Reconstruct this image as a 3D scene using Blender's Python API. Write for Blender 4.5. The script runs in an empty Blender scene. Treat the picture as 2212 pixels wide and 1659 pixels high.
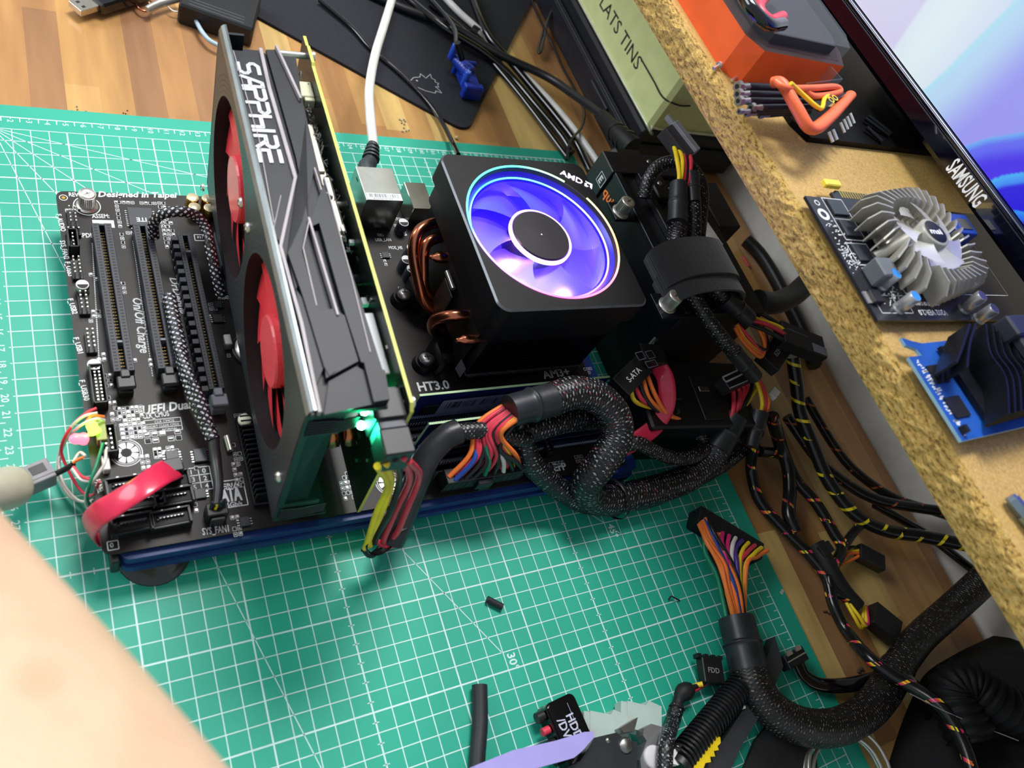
import bpy, bmesh, math, random
from math import sin, cos, pi, radians, sqrt, atan2
from mathutils import Vector as V, Matrix as Mx
random.seed(7)
sc = bpy.context.scene; col = sc.collection
S = 0.01                                   # everything is written in centimetres, built in metres
# ------------------------------------------------------------------ camera
FPX = 1727.9
RC = Mx(((0.85102216, -0.32752042, 0.41047736), (-0.08234524, -0.85522918, -0.5116662), (0.51863335, 0.40163842, -0.75478873)))
CP = V((1.39613941, -44.31167952, 41.79615564))
cam = bpy.data.cameras.new('camera'); co = bpy.data.objects.new('camera', cam); col.objects.link(co)
m = Mx((RC[0], -RC[1], -RC[2])).transposed().to_4x4(); m.translation = CP*S
co.matrix_world = m; cam.sensor_width = 36; cam.lens = FPX/2212*36; cam.clip_start = .01; cam.clip_end = 30
cam.dof.use_dof = True; cam.dof.focus_distance = .5; cam.dof.aperture_fstop = 10.5
sc.camera = co
def at(u, v, z):                           # the place on the height z (cm) that the photograph shows at u, v
    d = RC.transposed() @ V(((u-1106)/FPX, (v-829.5)/FPX, 1)); return CP + d*((z-CP.z)/d.z)
def ats(pts): return [at(*p) for p in pts]
# ------------------------------------------------------------------ light and exposure
sc.view_settings.view_transform = 'Standard'; sc.view_settings.look = 'None'; sc.view_settings.gamma = 1
sc.view_settings.use_curve_mapping = False; sc.view_settings.exposure = 0.12
w = bpy.data.worlds.new('room_air'); sc.world = w; w.use_nodes = True
w.node_tree.nodes['Background'].inputs[0].default_value = (.86, .93, 1, 1); w.node_tree.nodes['Background'].inputs[1].default_value = .42
def area(name, loc, to, size, sy, power, c=(1, .98, .96)):
    l = bpy.data.lights.new(name, 'AREA'); l.shape = 'RECTANGLE'; l.size = size*S; l.size_y = sy*S; l.energy = power; l.color = c
    o = bpy.data.objects.new(name, l); col.objects.link(o); o.location = V(loc)*S
    o.rotation_euler = (V(to)-V(loc)).to_track_quat('-Z', 'Y').to_euler(); return o
area('ceiling_lamp', (38, 48, 150), (20, -12, 0), 60, 40, 27)
area('window_daylight', (-95, 70, 95), (15, -5, 3), 90, 70, 17, (.93, .97, 1))
def point(name, loc, power, c, r=.3):
    l = bpy.data.lights.new(name, 'POINT'); l.energy = power; l.color = c; l.shadow_soft_size = r*S
    o = bpy.data.objects.new(name, l); col.objects.link(o); o.location = V(loc)*S; return o
# ------------------------------------------------------------------ materials
def lin(h):
    r = [int(h[i:i+2], 16)/255 for i in (0, 2, 4)]
    return tuple((c/12.92 if c < .04045 else ((c+.055)/1.055)**2.4) for c in r)+(1,)
MC = {}
class NT:
    def __init__(s, name):
        s.m = bpy.data.materials.new(name); s.m.use_nodes = True; s.t = s.m.node_tree; s.b = s.t.nodes['Principled BSDF']
    def n(s, t, **k):
        o = s.t.nodes.new(t)
        for a, b in k.items():
            if a.startswith('i_'): o.inputs[int(a[2:]) if a[2:].isdigit() else a[2:]].default_value = b
            else: setattr(o, a, b)
        return o
    def l(s, a, b): s.t.links.new(a, b)
    def math(s, op, a, b=None, c=None):
        o = s.t.nodes.new('ShaderNodeMath'); o.operation = op
        for i, x in enumerate((a, b, c)):
            if x is None: continue
            if hasattr(x, 'links'): s.l(x, o.inputs[i])
            else: o.inputs[i].default_value = x
        return o.outputs[0]
    def mix(s, f, a, b):
        o = s.t.nodes.new('ShaderNodeMix'); o.data_type = 'RGBA'
        for i, x in ((0, f), (6, a), (7, b)):
            if hasattr(x, 'links'): s.l(x, o.inputs[i])
            else: o.inputs[i].default_value = x
        return o.outputs[2]
    def co(s, sx=100, sy=100, sz=100, out='Object', rot=0):
        t = s.n('ShaderNodeTexCoord'); mp = s.n('ShaderNodeMapping'); mp.inputs['Scale'].default_value = (sx, sy, sz)
        mp.inputs['Rotation'].default_value = (0, 0, rot)
        s.l(t.outputs[out], mp.inputs[0]); return mp.outputs[0]
    def noise(s, vec, sc_, det=2, rough=.5):
        o = s.n('ShaderNodeTexNoise'); o.inputs['Scale'].default_value = sc_; o.inputs['Detail'].default_value = det; o.inputs['Roughness'].default_value = rough
        s.l(vec, o.inputs['Vector']); return o.outputs['Fac']
    def ramp(s, f, *st, interp='LINEAR'):
        o = s.n('ShaderNodeValToRGB'); cr = o.color_ramp; cr.interpolation = interp
        while len(cr.elements) < len(st): cr.elements.new(.5)
        for e, (p, c) in zip(cr.elements, st): e.position = p; e.color = c if not isinstance(c, str) else lin(c)
        s.l(f, o.inputs[0]); return o.outputs[0]
    def bump(s, h, dist=.01, strength=.5):
        o = s.n('ShaderNodeBump'); o.inputs['Strength'].default_value = strength; o.inputs['Distance'].default_value = dist*S
        s.l(h, o.inputs['Height']); s.l(o.outputs[0], s.b.inputs['Normal'])
def mat(name, hx, rough=.5, metal=0, var=.12, em=None, es=0, coat=0, trans=0, nscale=.8, bump=0, bscale=30, alpha=1, ior=1.45, spec=.5, sheen=0):
    if name in MC: return MC[name]
    k = NT(name); c = lin(hx); b = k.b
    f = k.noise(k.co(), nscale, 3)
    lo = tuple(x*(1-var) for x in c[:3])+(1,); hi = tuple(min(1, x*(1+var)) for x in c[:3])+(1,)
    k.l(k.ramp(f, (.3, lo), (.7, hi)), b.inputs['Base Color'])
    b.inputs['Roughness'].default_value = rough; b.inputs['Metallic'].default_value = metal
    b.inputs['Coat Weight'].default_value = coat; b.inputs['Transmission Weight'].default_value = trans; b.inputs['IOR'].default_value = ior
    b.inputs['Alpha'].default_value = alpha; b.inputs['Specular IOR Level'].default_value = spec; b.inputs['Sheen Weight'].default_value = sheen
    if em: b.inputs['Emission Color'].default_value = lin(em); b.inputs['Emission Strength'].default_value = es
    if bump: k.bump(k.noise(k.co(), bscale, 2), .02, bump)
    MC[name] = k.m; return k.m
# ------------------------------------------------------------------ mesh builder
TG = {}
def glyphs(s, italic=0, bold=0, face=0):
    key = (s, italic, bold)
    if key in TG: return TG[key]
    c = bpy.data.curves.new('t', 'FONT'); c.body = s; c.size = 1; c.shear = italic; c.offset = bold; c.resolution_u = 2; c.fill_mode = 'FRONT'
    c.extrude = 0
    o = bpy.data.objects.new('t', c); col.objects.link(o)
    me = bpy.data.meshes.new_from_object(o)
    vs = [v.co.copy() for v in me.vertices]; fs = [list(p.vertices) for p in me.polygons]
    bpy.data.objects.remove(o); bpy.data.curves.remove(c); bpy.data.meshes.remove(me)
    x0 = min(v.x for v in vs); x1 = max(v.x for v in vs)
    r = ([V((v.x-x0, v.y, 0)) for v in vs], fs, x1-x0); TG[key] = r; return r
def fr(o, x, y, z=None):                   # frame matrix from origin and axes
    o, x, y = V(o), V(x).normalized(), V(y); y = (y-x*y.dot(x)).normalized(); z = x.cross(y)
    m = Mx((x, y, z)).transposed().to_4x4(); m.translation = o; return m
def T(x, y, z=0, rz=0, rx=0, ry=0): return Mx.Translation((x, y, z)) @ Mx.Rotation(rz, 4, 'Z') @ Mx.Rotation(ry, 4, 'Y') @ Mx.Rotation(rx, 4, 'X')
class MB:
    def __init__(s, M=None): s.v = []; s.f = []; s.m = []; s.uv = []; s.sm = []; s.M = M or Mx()
    def add(s, vs, fs, m=0, uvs=None, smooth=False, M=None):
        b = len(s.v); A = s.M @ M if M else s.M
        s.v += [A @ V(p) for p in vs]
        for i, f in enumerate(fs):
            s.f.append([b+j for j in f]); s.m.append(m); s.uv.append(uvs[i] if uvs else None); s.sm.append(smooth)
    def box(s, a, b, m=0, bev=0, M=None):
        a = V(a); b = V(b); lo = V([min(a[i], b[i]) for i in range(3)]); hi = V([max(a[i], b[i]) for i in range(3)])
        if not bev:
            vs = [(x, y, z) for x in (lo.x, hi.x) for y in (lo.y, hi.y) for z in (lo.z, hi.z)]
            s.add(vs, [(0, 1, 3, 2), (4, 6, 7, 5), (0, 4, 5, 1), (2, 3, 7, 6), (0, 2, 6, 4), (1, 5, 7, 3)], m, M=M); return
        bv = min(bev, *[(hi[i]-lo[i])/2.01 for i in range(3)]); c = (lo+hi)/2; h = (hi-lo)/2
        vs = []; idx = {}
        for sx in (-1, 1):
            for sy in (-1, 1):
                for sz in (-1, 1):
                    for k in range(3):
                        d = [h.x-bv, h.y-bv, h.z-bv]; d[k] = h[k]
                        idx[(sx, sy, sz, k)] = len(vs); vs.append((c.x+sx*d[0], c.y+sy*d[1], c.z+sz*d[2]))
        fs = []
        for k in range(3):
            a1, a2 = [(1, 2), (2, 0), (0, 1)][k]
            for sg in (-1, 1):
                q = []
                for p, r in ((-1, -1), (1, -1), (1, 1), (-1, 1)):
                    t = [0, 0, 0]; t[k] = sg; t[a1] = p; t[a2] = r; q.append(idx[(*t, k)])
                fs.append(q if sg > 0 else q[::-1])
        for k in range(3):
            a1, a2 = [(1, 2), (2, 0), (0, 1)][k]
            for p in (-1, 1):
                for r in (-1, 1):
                    def I(e, kk):
                        t = [0, 0, 0]; t[k] = e; t[a1] = p; t[a2] = r; return idx[(*t, kk)]
                    q = [I(-1, a1), I(1, a1), I(1, a2), I(-1, a2)]
                    fs.append(q if p*r < 0 else q[::-1])
        for sx in (-1, 1):
            for sy in (-1, 1):
                for sz in (-1, 1):
                    q = [idx[(sx, sy, sz, k)] for k in range(3)]; fs.append(q if sx*sy*sz > 0 else q[::-1])
        s.add(vs, fs, m, M=M)
    def prism(s, poly, z0, z1, m=0, M=None, mt=None, ms=None):
        n = len(poly); ar = sum(poly[i][0]*poly[(i+1) % n][1]-poly[(i+1) % n][0]*poly[i][1] for i in range(n))
        if ar < 0: poly = poly[::-1]
        vs = [(p[0], p[1], z0) for p in poly]+[(p[0], p[1], z1) for p in poly]
        s.add(vs, [list(range(n, 2*n))], m if mt is None else mt, M=M)
        s.add(vs, [list(range(n-1, -1, -1))]+[], m, M=M)
        s.add(vs, [(i, (i+1) % n, n+(i+1) % n, n+i) for i in range(n)], m if ms is None else ms, M=M)
    def flat(s, poly, z=0, m=0, M=None):
        n = len(poly); ar = sum(poly[i][0]*poly[(i+1) % n][1]-poly[(i+1) % n][0]*poly[i][1] for i in range(n))
        if ar < 0: poly = poly[::-1]
        s.add([(p[0], p[1], z) for p in poly], [list(range(n))], m, M=M)
    def line(s, a, b, w, z=0, m=0, M=None):
        a = V(a[:2]); b = V(b[:2]); d = (b-a)
        if d.length < 1e-6: return
        d.normalize(); n = V((-d.y, d.x))*w/2
        s.add([(*(a-n), z), (*(b-n), z), (*(b+n), z), (*(a+n), z)], [(0, 1, 2, 3)], m, M=M)
    def rect(s, x0, y0, x1, y1, w, z, m, M=None):
        for a, b in (((x0, y0), (x1, y0)), ((x1, y0), (x1, y1)), ((x1, y1), (x0, y1)), ((x0, y1), (x0, y0))): s.line(a, b, w, z, m, M)
    def ring(s, x, y, r, w, z, m, n=28, a0=0, a1=2*pi, M=None):
        k = [a0+(a1-a0)*i/n for i in range(n+1)]
        vs = [(x+(r-w/2)*cos(t), y+(r-w/2)*sin(t), z) for t in k]+[(x+(r+w/2)*cos(t), y+(r+w/2)*sin(t), z) for t in k]
        s.add(vs, [(i, n+1+i, n+2+i, i+1) for i in range(n)], m, M=M)
    def lathe(s, prof, m=0, n=20, M=None, smooth=True, caps=True, a0=0, a1=2*pi):
        full = abs(a1-a0-2*pi) < 1e-6; nn = n if full else n+1
        vs = [(r*cos(a0+(a1-a0)*i/n), r*sin(a0+(a1-a0)*i/n), z) for r, z in prof for i in range(nn)]
        fs = []
        for j in range(len(prof)-1):
            for i in range(n):
                i2 = (i+1) % nn
                fs.append((j*nn+i, j*nn+i2, (j+1)*nn+i2, (j+1)*nn+i))
        s.add(vs, fs, m, smooth=smooth, M=M)
        if caps and full:
            if prof[0][0] > 1e-4: s.add(vs[:nn], [list(range(nn-1, -1, -1))], m, M=M)
            if prof[-1][0] > 1e-4: s.add(vs[-nn:], [list(range(nn))], m, M=M)
    def cyl(s, p0, p1, r0, r1=None, m=0, n=16, smooth=True, bev=0):
        p0 = V(p0); p1 = V(p1); d = p1-p0; L = d.length
        q = d.to_track_quat('Z', 'Y').to_matrix().to_4x4(); q.translation = p0
        r1 = r0 if r1 is None else r1
        pr = [(r0, 0), (r1, L)] if not bev else [(r0-bev, 0), (r0, bev), (r1, L-bev), (r1-bev, L)]
        s.lathe(pr, m, n, M=q, smooth=smooth)
    def tube(s, path, r, m=0, n=10, sub=6, cap=True, flat=1, smooth=True, up=None, wd=None):
        P = spline(path, sub) if sub else [V(p) for p in path]
        k = len(P); rad = r if callable(r) else (lambda t: r)
        t0 = (P[1]-P[0]).normalized(); nrm = t0.orthogonal().normalized() if up is None else (V(up)-t0*V(up).dot(t0)).normalized()
        vs = []; L = 0; Ls = []
        for i in range(k):
            t = (P[min(i+1, k-1)]-P[max(i-1, 0)]).normalized()
            if wd is not None: nrm = V(wd).cross(t).normalized()
            elif up is not None: nrm = (V(up)-t*V(up).dot(t)).normalized()
            else:
                nrm = nrm-t*nrm.dot(t); nrm = nrm.normalized() if nrm.length > 1e-6 else t.orthogonal().normalized()
            bn = t.cross(nrm); R = rad(i/(k-1))
            if i: L += (P[i]-P[i-1]).length
            Ls.append(L)
            for j in range(n):
                a = 2*pi*j/n; vs.append(P[i]+(nrm*cos(a)*flat+bn*sin(a))*R)
        fs = []; uv = []
        for i in range(k-1):
            for j in range(n):
                j2 = (j+1) % n
                fs.append((i*n+j, i*n+j2, (i+1)*n+j2, (i+1)*n+j))
                uv.append(((j/n, Ls[i]), ((j+1)/n, Ls[i]), ((j+1)/n, Ls[i+1]), (j/n, Ls[i+1])))
        s.add(vs, fs, m, uv, smooth)
        if cap: s.add(vs[:n], [list(range(n-1, -1, -1))], m); s.add(vs[-n:], [list(range(n))], m)
    def text(s, st, p, size, ang=0, m=0, z=0, wx=1, fit=None, italic=0, bold=0, M=None, align='l'):
        vs, fs, wd = glyphs(st, italic, bold); k = size/.72; sx = k*wx if fit is None else fit/wd
        ox = {'l': 0, 'c': -wd*sx/2, 'r': -wd*sx}[align]
        A = Mx.Translation((p[0], p[1], z)) @ Mx.Rotation(ang, 4, 'Z')
        s.add([A @ V((v.x*sx+ox, v.y*k, 0)) for v in vs], fs, m, M=M)
    def build(s, name, mats, parent=None, origin=None, label=None, cat=None, group=None, kind=None):
        if not isinstance(mats, (list, tuple)): mats = [mats]
        if parent is not None: org = V(parent['_org'])
        elif origin is not None: org = V(origin)
        else:
            xs = [v.x for v in s.v]; ys = [v.y for v in s.v]; zs = [v.z for v in s.v]
            org = V(((min(xs)+max(xs))/2, (min(ys)+max(ys))/2, min(zs)))
        me = bpy.data.meshes.new(name); me.from_pydata([tuple((v-org)*S) for v in s.v], [], s.f)
        for q in mats: me.materials.append(q)
        me.polygons.foreach_set('material_index', s.m); me.polygons.foreach_set('use_smooth', s.sm)
        if any(u for u in s.uv):
            ul = me.uv_layers.new(name='uv')
            for p, u in zip(me.polygons, s.uv):
                if u:
                    for li, q in zip(p.loop_indices, u): ul.data[li].uv = q
        me.update()
        o = bpy.data.objects.new(name, me); col.objects.link(o); o['_org'] = tuple(org)
        if parent is not None: o.parent = parent
        else: o.location = org*S
        if label: o['label'] = label
        if cat: o['category'] = cat
        if group: o['group'] = group
        if kind: o['kind'] = kind
        return o
def thing(name, label, cat, org, group=None):
    o = bpy.data.objects.new(name, None); col.objects.link(o); o.empty_display_size = .01; o.location = V(org)*S; o['_org'] = tuple(V(org))
    o['label'] = label; o['category'] = cat
    if group: o['group'] = group
    return o
def kids(o): return [c for c in col.objects if c.parent == o]
def dup(root, delta, label, rz=0):
    r = root.copy(); col.objects.link(r); r.location = root.location+V(delta)*S; r.rotation_euler = (0, 0, rz); r['label'] = label
    for ch in kids(root):
        c = ch.copy(); col.objects.link(c); c.parent = r
        for g in kids(ch):
            d = g.copy(); col.objects.link(d); d.parent = c
    return r
def spline(P, sub=6):
    P = [V(p) for p in P]
    if len(P) < 3: return P
    Q = [P[0]*2-P[1]]+P+[P[-1]*2-P[-2]]; out = []
    for i in range(1, len(Q)-2):
        p0, p1, p2, p3 = Q[i-1:i+3]
        for k in range(sub):
            t = k/sub; out.append(.5*((2*p1)+(p2-p0)*t+(2*p0-5*p1+4*p2-p3)*t*t+(3*p1-p0-3*p2+p3)*t*t*t))
    return out+[P[-1]]
def rrect(x0, y0, x1, y1, r, n=5):
    out = []
    for cx, cy, a in ((x1-r, y1-r, 0), (x0+r, y1-r, pi/2), (x0+r, y0+r, pi), (x1-r, y0+r, 3*pi/2)):
        out += [(cx+r*cos(a+pi/2*i/n), cy+r*sin(a+pi/2*i/n)) for i in range(n+1)]
    return out
# ------------------------------------------------------------------ shared materials
BLK = mat('black_plastic', '17181b', .42, var=.2); BLKM = mat('black_rubber', '121315', .6, var=.2); BLKG = mat('glossy_black', '090a10', .12, coat=.6)
CHR = mat('chrome', 'dedcd6', .3, .85); STEEL = mat('steel', '9a9a98', .35, 1); WHT = mat('white_print', 'dfe3e6', .6, var=.05)
SLOT = mat('slot_plastic', '2b2f37', .5); GRYP = mat('grey_plastic', '6f7580', .5); COP = mat('copper', 'c8795a', .22, 1)
SHR = mat('heat_shrink', '25272b', .38, var=.3, bump=.25, bscale=6); GOLD = mat('gold', 'd9b45a', .25, 1)
RED = mat('red_wire', 'd43a50', .4); YEL = mat('yellow_wire', 'f0d12a', .4); ORG = mat('orange_wire', 'ef7a35', .4); BLKW = mat('black_wire', '1c1d20', .4)
BLU = mat('blue_wire', '23489c', .4); GRN = mat('green_wire', '12805c', .4); PRP = mat('purple_wire', '4a2f86', .4); MAG = mat('magenta_wire', 'cf2a6e', .4); WHW = mat('white_wire', 'd8d4cf', .45)
WIRE = dict(r=RED, y=YEL, o=ORG, k=BLKW, b=BLU, g=GRN, p=PRP, m=MAG, w=WHW); WL = list(WIRE); WM = list(WIRE.values())
WN = dict(r='red', y='yellow', o='orange', k='black', b='blue', g='green', p='purple', m='magenta', w='white')
def braid(name, base, fleck, dens, tint=None, nu=9, kv=4.2):
    k = NT(name); t = k.n('ShaderNodeUVMap'); sp = k.n('ShaderNodeSeparateXYZ'); k.l(t.outputs[0], sp.inputs[0])
    u = k.math('MULTIPLY', sp.outputs[0], nu); v = k.math('MULTIPLY', sp.outputs[1], kv)
    a = k.math('FRACT', k.math('ADD', u, v)); b = k.math('FRACT', k.math('SUBTRACT', u, v))
    a = k.math('ABSOLUTE', k.math('SUBTRACT', a, .5)); b = k.math('ABSOLUTE', k.math('SUBTRACT', b, .5))
    w = k.math('MULTIPLY', k.math('LESS_THAN', a, .2), k.math('GREATER_THAN', b, .2))
    nz = k.noise(k.co(), 5, 3); fl = k.math('MULTIPLY', w, k.math('GREATER_THAN', nz, dens))
    c0 = k.ramp(w, (0, base), (1, '1d1e22'))
    if tint:
        gap = k.math('MULTIPLY', k.math('GREATER_THAN', a, .32), k.math('GREATER_THAN', b, .32))
        nz2 = k.n('ShaderNodeTexNoise'); k.l(k.co(), nz2.inputs['Vector']); nz2.inputs['Scale'].default_value = 1.3
        tc = k.ramp(nz2.outputs['Fac'], (0, tint[0]), (.3, tint[0]), (.52, base), (.6, tint[1]), (.66, base), interp='CONSTANT')
        c0 = k.mix(gap, c0, tc)
    k.l(k.mix(fl, c0, lin(fleck)), k.b.inputs['Base Color'])
    k.b.inputs['Roughness'].default_value = .42; k.bump(k.math('ADD', a, b), .03, .7); return k.m
BR = braid('braided_sleeve', '0b0b0d', '9a9da5', .55); BRC = braid('braided_sleeve_colour', '0c0c0e', '8f929a', .53, ('0c0c0e', '7c2030'))
BRN = braid('braided_sleeve_thin', '0b0b10', 'c6ccd8', .42, nu=5, kv=3); BRD = braid('dark_braided_sleeve', '0a0a0b', '77736c', .57, ('1a0e0a', '4a3418'), nu=14, kv=5)
def spiralmat(name, cols, pitch, wd=.2, nu=1):
    k = NT(name); t = k.n('ShaderNodeUVMap'); sp = k.n('ShaderNodeSeparateXYZ'); k.l(t.outputs[0], sp.inputs[0])
    ph = k.math('ADD', k.math('MULTIPLY', sp.outputs[0], nu), k.math('DIVIDE', sp.outputs[1], pitch)); f = k.math('FRACT', ph)
    g = k.math('MULTIPLY', k.math('LESS_THAN', f, wd), k.math('GREATER_THAN', k.noise(k.co(), .8, 2), .47))
    wv = k.math('FRACT', k.math('ADD', k.math('MULTIPLY', sp.outputs[0], 5), k.math('MULTIPLY', k.math('FLOOR', ph), .37)))
    st = [(i/len(cols), c) for i, c in enumerate(cols)]
    k.l(k.mix(g, k.ramp(k.noise(k.co(), 2), (.3, '0d0e10'), (.7, '1a1b1f')), k.ramp(wv, *st, interp='CONSTANT')), k.b.inputs['Base Color'])
    k.b.inputs['Roughness'].default_value = .22; k.bump(k.math('GREATER_THAN', f, wd), .05, .6); return k.m
SPY = spiralmat('spiral_wrap_yellow', ['e8d22c', 'b5a91e', 'e8d22c'], 1.5, .17); SPM = spiralmat('spiral_wrap_mixed', ['e8d22c', 'e05a2c', 'cf2a6e', '141416'], 1.9, .15)
SPO = spiralmat('spiral_wrap_orange', ['c8502c', '141416', 'a83040', '8a7a1c'], 2.1, .1)
# ------------------------------------------------------------------ desk, wall, shelf, cutting mat
def wood():
    k = NT('butcher_block'); v = k.co(rot=radians(1)); sp = k.n('ShaderNodeSeparateXYZ'); k.l(v, sp.inputs[0])
    wx = k.math('DIVIDE', k.math('ADD', sp.outputs[0], k.math('MULTIPLY', k.noise(k.co(1, 1, 1), 3, 0), .0)), 2.05); ix = k.math('FLOOR', wx)
    wn = k.n('ShaderNodeTexWhiteNoise', noise_dimensions='1D'); k.l(ix, wn.inputs['W'])
    iy = k.math('FLOOR', k.math('ADD', k.math('DIVIDE', sp.outputs[1], 24), k.math('MULTIPLY', wn.outputs[0], 7)))
    w2 = k.n('ShaderNodeTexWhiteNoise', noise_dimensions='2D'); cb = k.n('ShaderNodeCombineXYZ'); k.l(ix, cb.inputs[0]); k.l(iy, cb.inputs[1]); k.l(cb.outputs[0], w2.inputs['Vector'])
    base = k.ramp(w2.outputs[0], (0, 'b08050'), (.16, 'c8985a'), (.34, 'd2a464'), (.5, 'bd8c56'), (.66, 'e6c47a'), (.84, 'a67a52'), interp='CONSTANT')
    g = k.noise(k.co(55, 6, 20), 1.1, 5, .6); g2 = k.noise(k.co(14, 3.2, 20), 1, 3)
    g = k.math('ADD', k.math('MULTIPLY', g, .6), k.math('MULTIPLY', g2, .6))
    k.l(k.mix(k.ramp(g, (.42, (0, 0, 0, 1)), (.78, (.62, .62, .62, 1))), base, lin('5d3a22')), k.b.inputs['Base Color'])
    k.b.inputs['Roughness'].default_value = .33; k.b.inputs['Coat Weight'].default_value = .15; k.bump(g, .02, .15); return k.m
b = MB(); b.box((-45, -75, -3.1), (63.4, 60, -.3), bev=.12)
b.build('desk_top', wood(), label='butcher block wooden desk top under the green cutting mat', cat='desk')
wallm = mat('painted_wall', 'e8e8e4', .8, var=.05, bump=.1, bscale=3)
b = MB(); b.box((64.6, -110, -80), (66.6, 90, 95)); b.build('wall_right', wallm, kind='structure')
b = MB(); b.box((-90, -140, -76), (64.6, 90, -74)); b.build('floor', mat('floor_grey', '6b6862', .7), kind='structure')
# particle board shelf: a coarse chipped front edge and a smooth speckled top
def chip(edge):
    k = NT('chipboard_edge' if edge else 'chipboard_top'); c = k.co(100, 60 if edge else 100, 100)
    vo = k.n('ShaderNodeTexVoronoi'); vo.inputs['Scale'].default_value = 3.6 if edge else 9; k.l(c, vo.inputs['Vector'])
    nz = k.noise(k.co(130, 60, 160) if edge else k.co(), 5 if edge else 7, 6, .7)
    if edge:
        cc = k.ramp(nz, (.36, '4a3516'), (.43, 'a27c36'), (.48, 'd4a954'), (.6, 'e8c674'), (.75, 'f0dba4'))
        k.bump(k.math('ADD', nz, k.math('MULTIPLY', vo.outputs['Distance'], .6)), .18, 1)
    else:
        cc = k.ramp(nz, (.26, '6b5326'), (.4, 'a98a4e'), (.55, 'bd9c5c'), (.75, 'cdb07a')); k.bump(nz, .03, .25)
    k.l(k.mix(k.ramp(vo.outputs['Color'], (0, (0, 0, 0, 1)), (1, (.35, .35, .35, 1))), cc, lin('b8934a')), k.b.inputs['Base Color'])
    k.b.inputs['Roughness'].default_value = .62; return k.m
b = MB()
ZS0, ZS = 20.5, 22.4
def sx(y): return 34.0-.015*y
n = 260; mrow = 7; vs = []; random.seed(3)
for i in range(n+1):
    y = 42-105*i/n
    for j in range(mrow+1):
        e = 0 if j in (0,) else 1
        rough = (random.random()-.3)*(.16 if 0 < j < mrow-1 else .1)
        vs.append((sx(y)+(.05 if j == 0 else 0)-rough*e+(.28 if j == mrow else (.07 if j == mrow-1 else 0)), y+(random.random()-.5)*.12, ZS0+(ZS-ZS0)*j/mrow+(random.random()-.5)*.05*(0 < j < mrow)))
b.add(vs, [(i*(mrow+1)+j, (i+1)*(mrow+1)+j, (i+1)*(mrow+1)+j+1, i*(mrow+1)+j+1) for i in range(n) for j in range(mrow)], 0)
A = [vs[i*(mrow+1)+mrow] for i in range(n+1)]; B0 = [vs[i*(mrow+1)] for i in range(n+1)]
b.add(A+[(64.6, a[1], ZS) for a in A], [(i+1, n+2+i, n+1+i, i) if 0 else (i, i+1, n+2+i, n+1+i) for i in range(n)], 1)
b.add(B0+[(64.6, a[1], ZS0) for a in B0], [(i, n+1+i, n+2+i, i+1) for i in range(n)], 1)
for q in (0, n): b.add([B0[q], A[q], (64.6, A[q][1], ZS), (64.6, A[q][1], ZS0)], [(0, 1, 2, 3)], 0)
b.build('chipboard_shelf', [chip(1), chip(0)], label='raw chipboard shelf with crumbly cut edge, carrying the monitor and spare cards', cat='shelf')
# cutting mat: one centimetre grid, five centimetre lines, rulers and angle lines
MATG = NT('mat_green'); k = MATG
sc1 = k.noise(k.co(), .09, 4); sc2 = k.noise(k.co(), 2.6, 5, .7)
g0 = k.ramp(sc1, (.3, '189880'), (.7, '1da68c'))
k.l(k.mix(k.ramp(sc2, (.66, (0, 0, 0, 1)), (.8, (.3, .3, .3, 1))), g0, lin('5a8f80')), k.b.inputs['Base Color'])
k.b.inputs['Roughness'].default_value = .5; k.bump(k.noise(k.co(), 22, 2), .01, .25)
MPR = mat('mat_print', 'c5dfdc', .55, var=.08)
b = MB(); W1, H1 = 44.05, 59.1
b.prism(rrect(-1.3, -60.4, 45.4, 1.05, .7), -.3, 0, 0)
z = .004
for x in range(0, 45):
    wd = .085 if x % 5 == 0 else .052
    if x in (0, 44): b.line((x, 0.05), (x, -59), .085, z, 1)
    else: b.line((x, -1), (x, -58), wd, z, 1)
for y in range(0, 60):
    wd = .085 if y % 5 == 0 else .052
    b.line((0, -y) if y in (0, 59) else (1, -y), (44, -y) if y in (0, 59) else (43.99, -y), wd, z+.001, 1)
for x in range(44):
    b.line((x+.5, 0), (x+.5, -.36), .06, z, 1)
    for yy in (30,): b.line((x+.5, -yy+.17), (x+.5, -yy-.17), .045, z, 1)
    if x > 0: b.line((x, 0), (x, -.14), .05, z, 1)
    if x > 0: b.text(str(x), (x-.17, -.2 if x < 10 else -.12), .34, -pi/2, 1, z, wx=1, bold=.01)
for y in range(59):
    b.line((0, -y-.5), (.42, -y-.5), .05, z, 1); b.line((44, -y-.5), (43.62, -y-.5), .05, z, 1)
    for xx in (15, 30): b.line((xx-.18, -y-.5), (xx+.18, -y-.5), .045, z, 1)
    if y > 0: b.text(str(y), (.32, -y+.17 if y > 9 else -y+.1), .36, -pi/2, 1, z, bold=.01); b.line((0, -y), (.15, -y), .05, z, 1); b.line((.85, -y), (1, -y), .05, z, 1)
for deg, L in ((15, 58), (30, 43.9), (45, 45.2), (60, 48), (75, 44)):
    t = radians(90-deg); b.line((1, -1), (1+L*cos(t)*1.0, -1-L*sin(t)), .05, z+.001, 1)
b.text('30°', (23.2, -39.15), .5, -pi/2, 1, z, bold=.02); b.text('45°', (33.2, -33.15), .5, -pi/2, 1, z, bold=.02); b.line((33.6, -33.6), (34, -34), .05, z, 1)
mat_o = b.build('cutting_mat', [MATG.m, MPR], label='green self-healing cutting mat printed with a white centimetre grid', cat='cutting mat')
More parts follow.
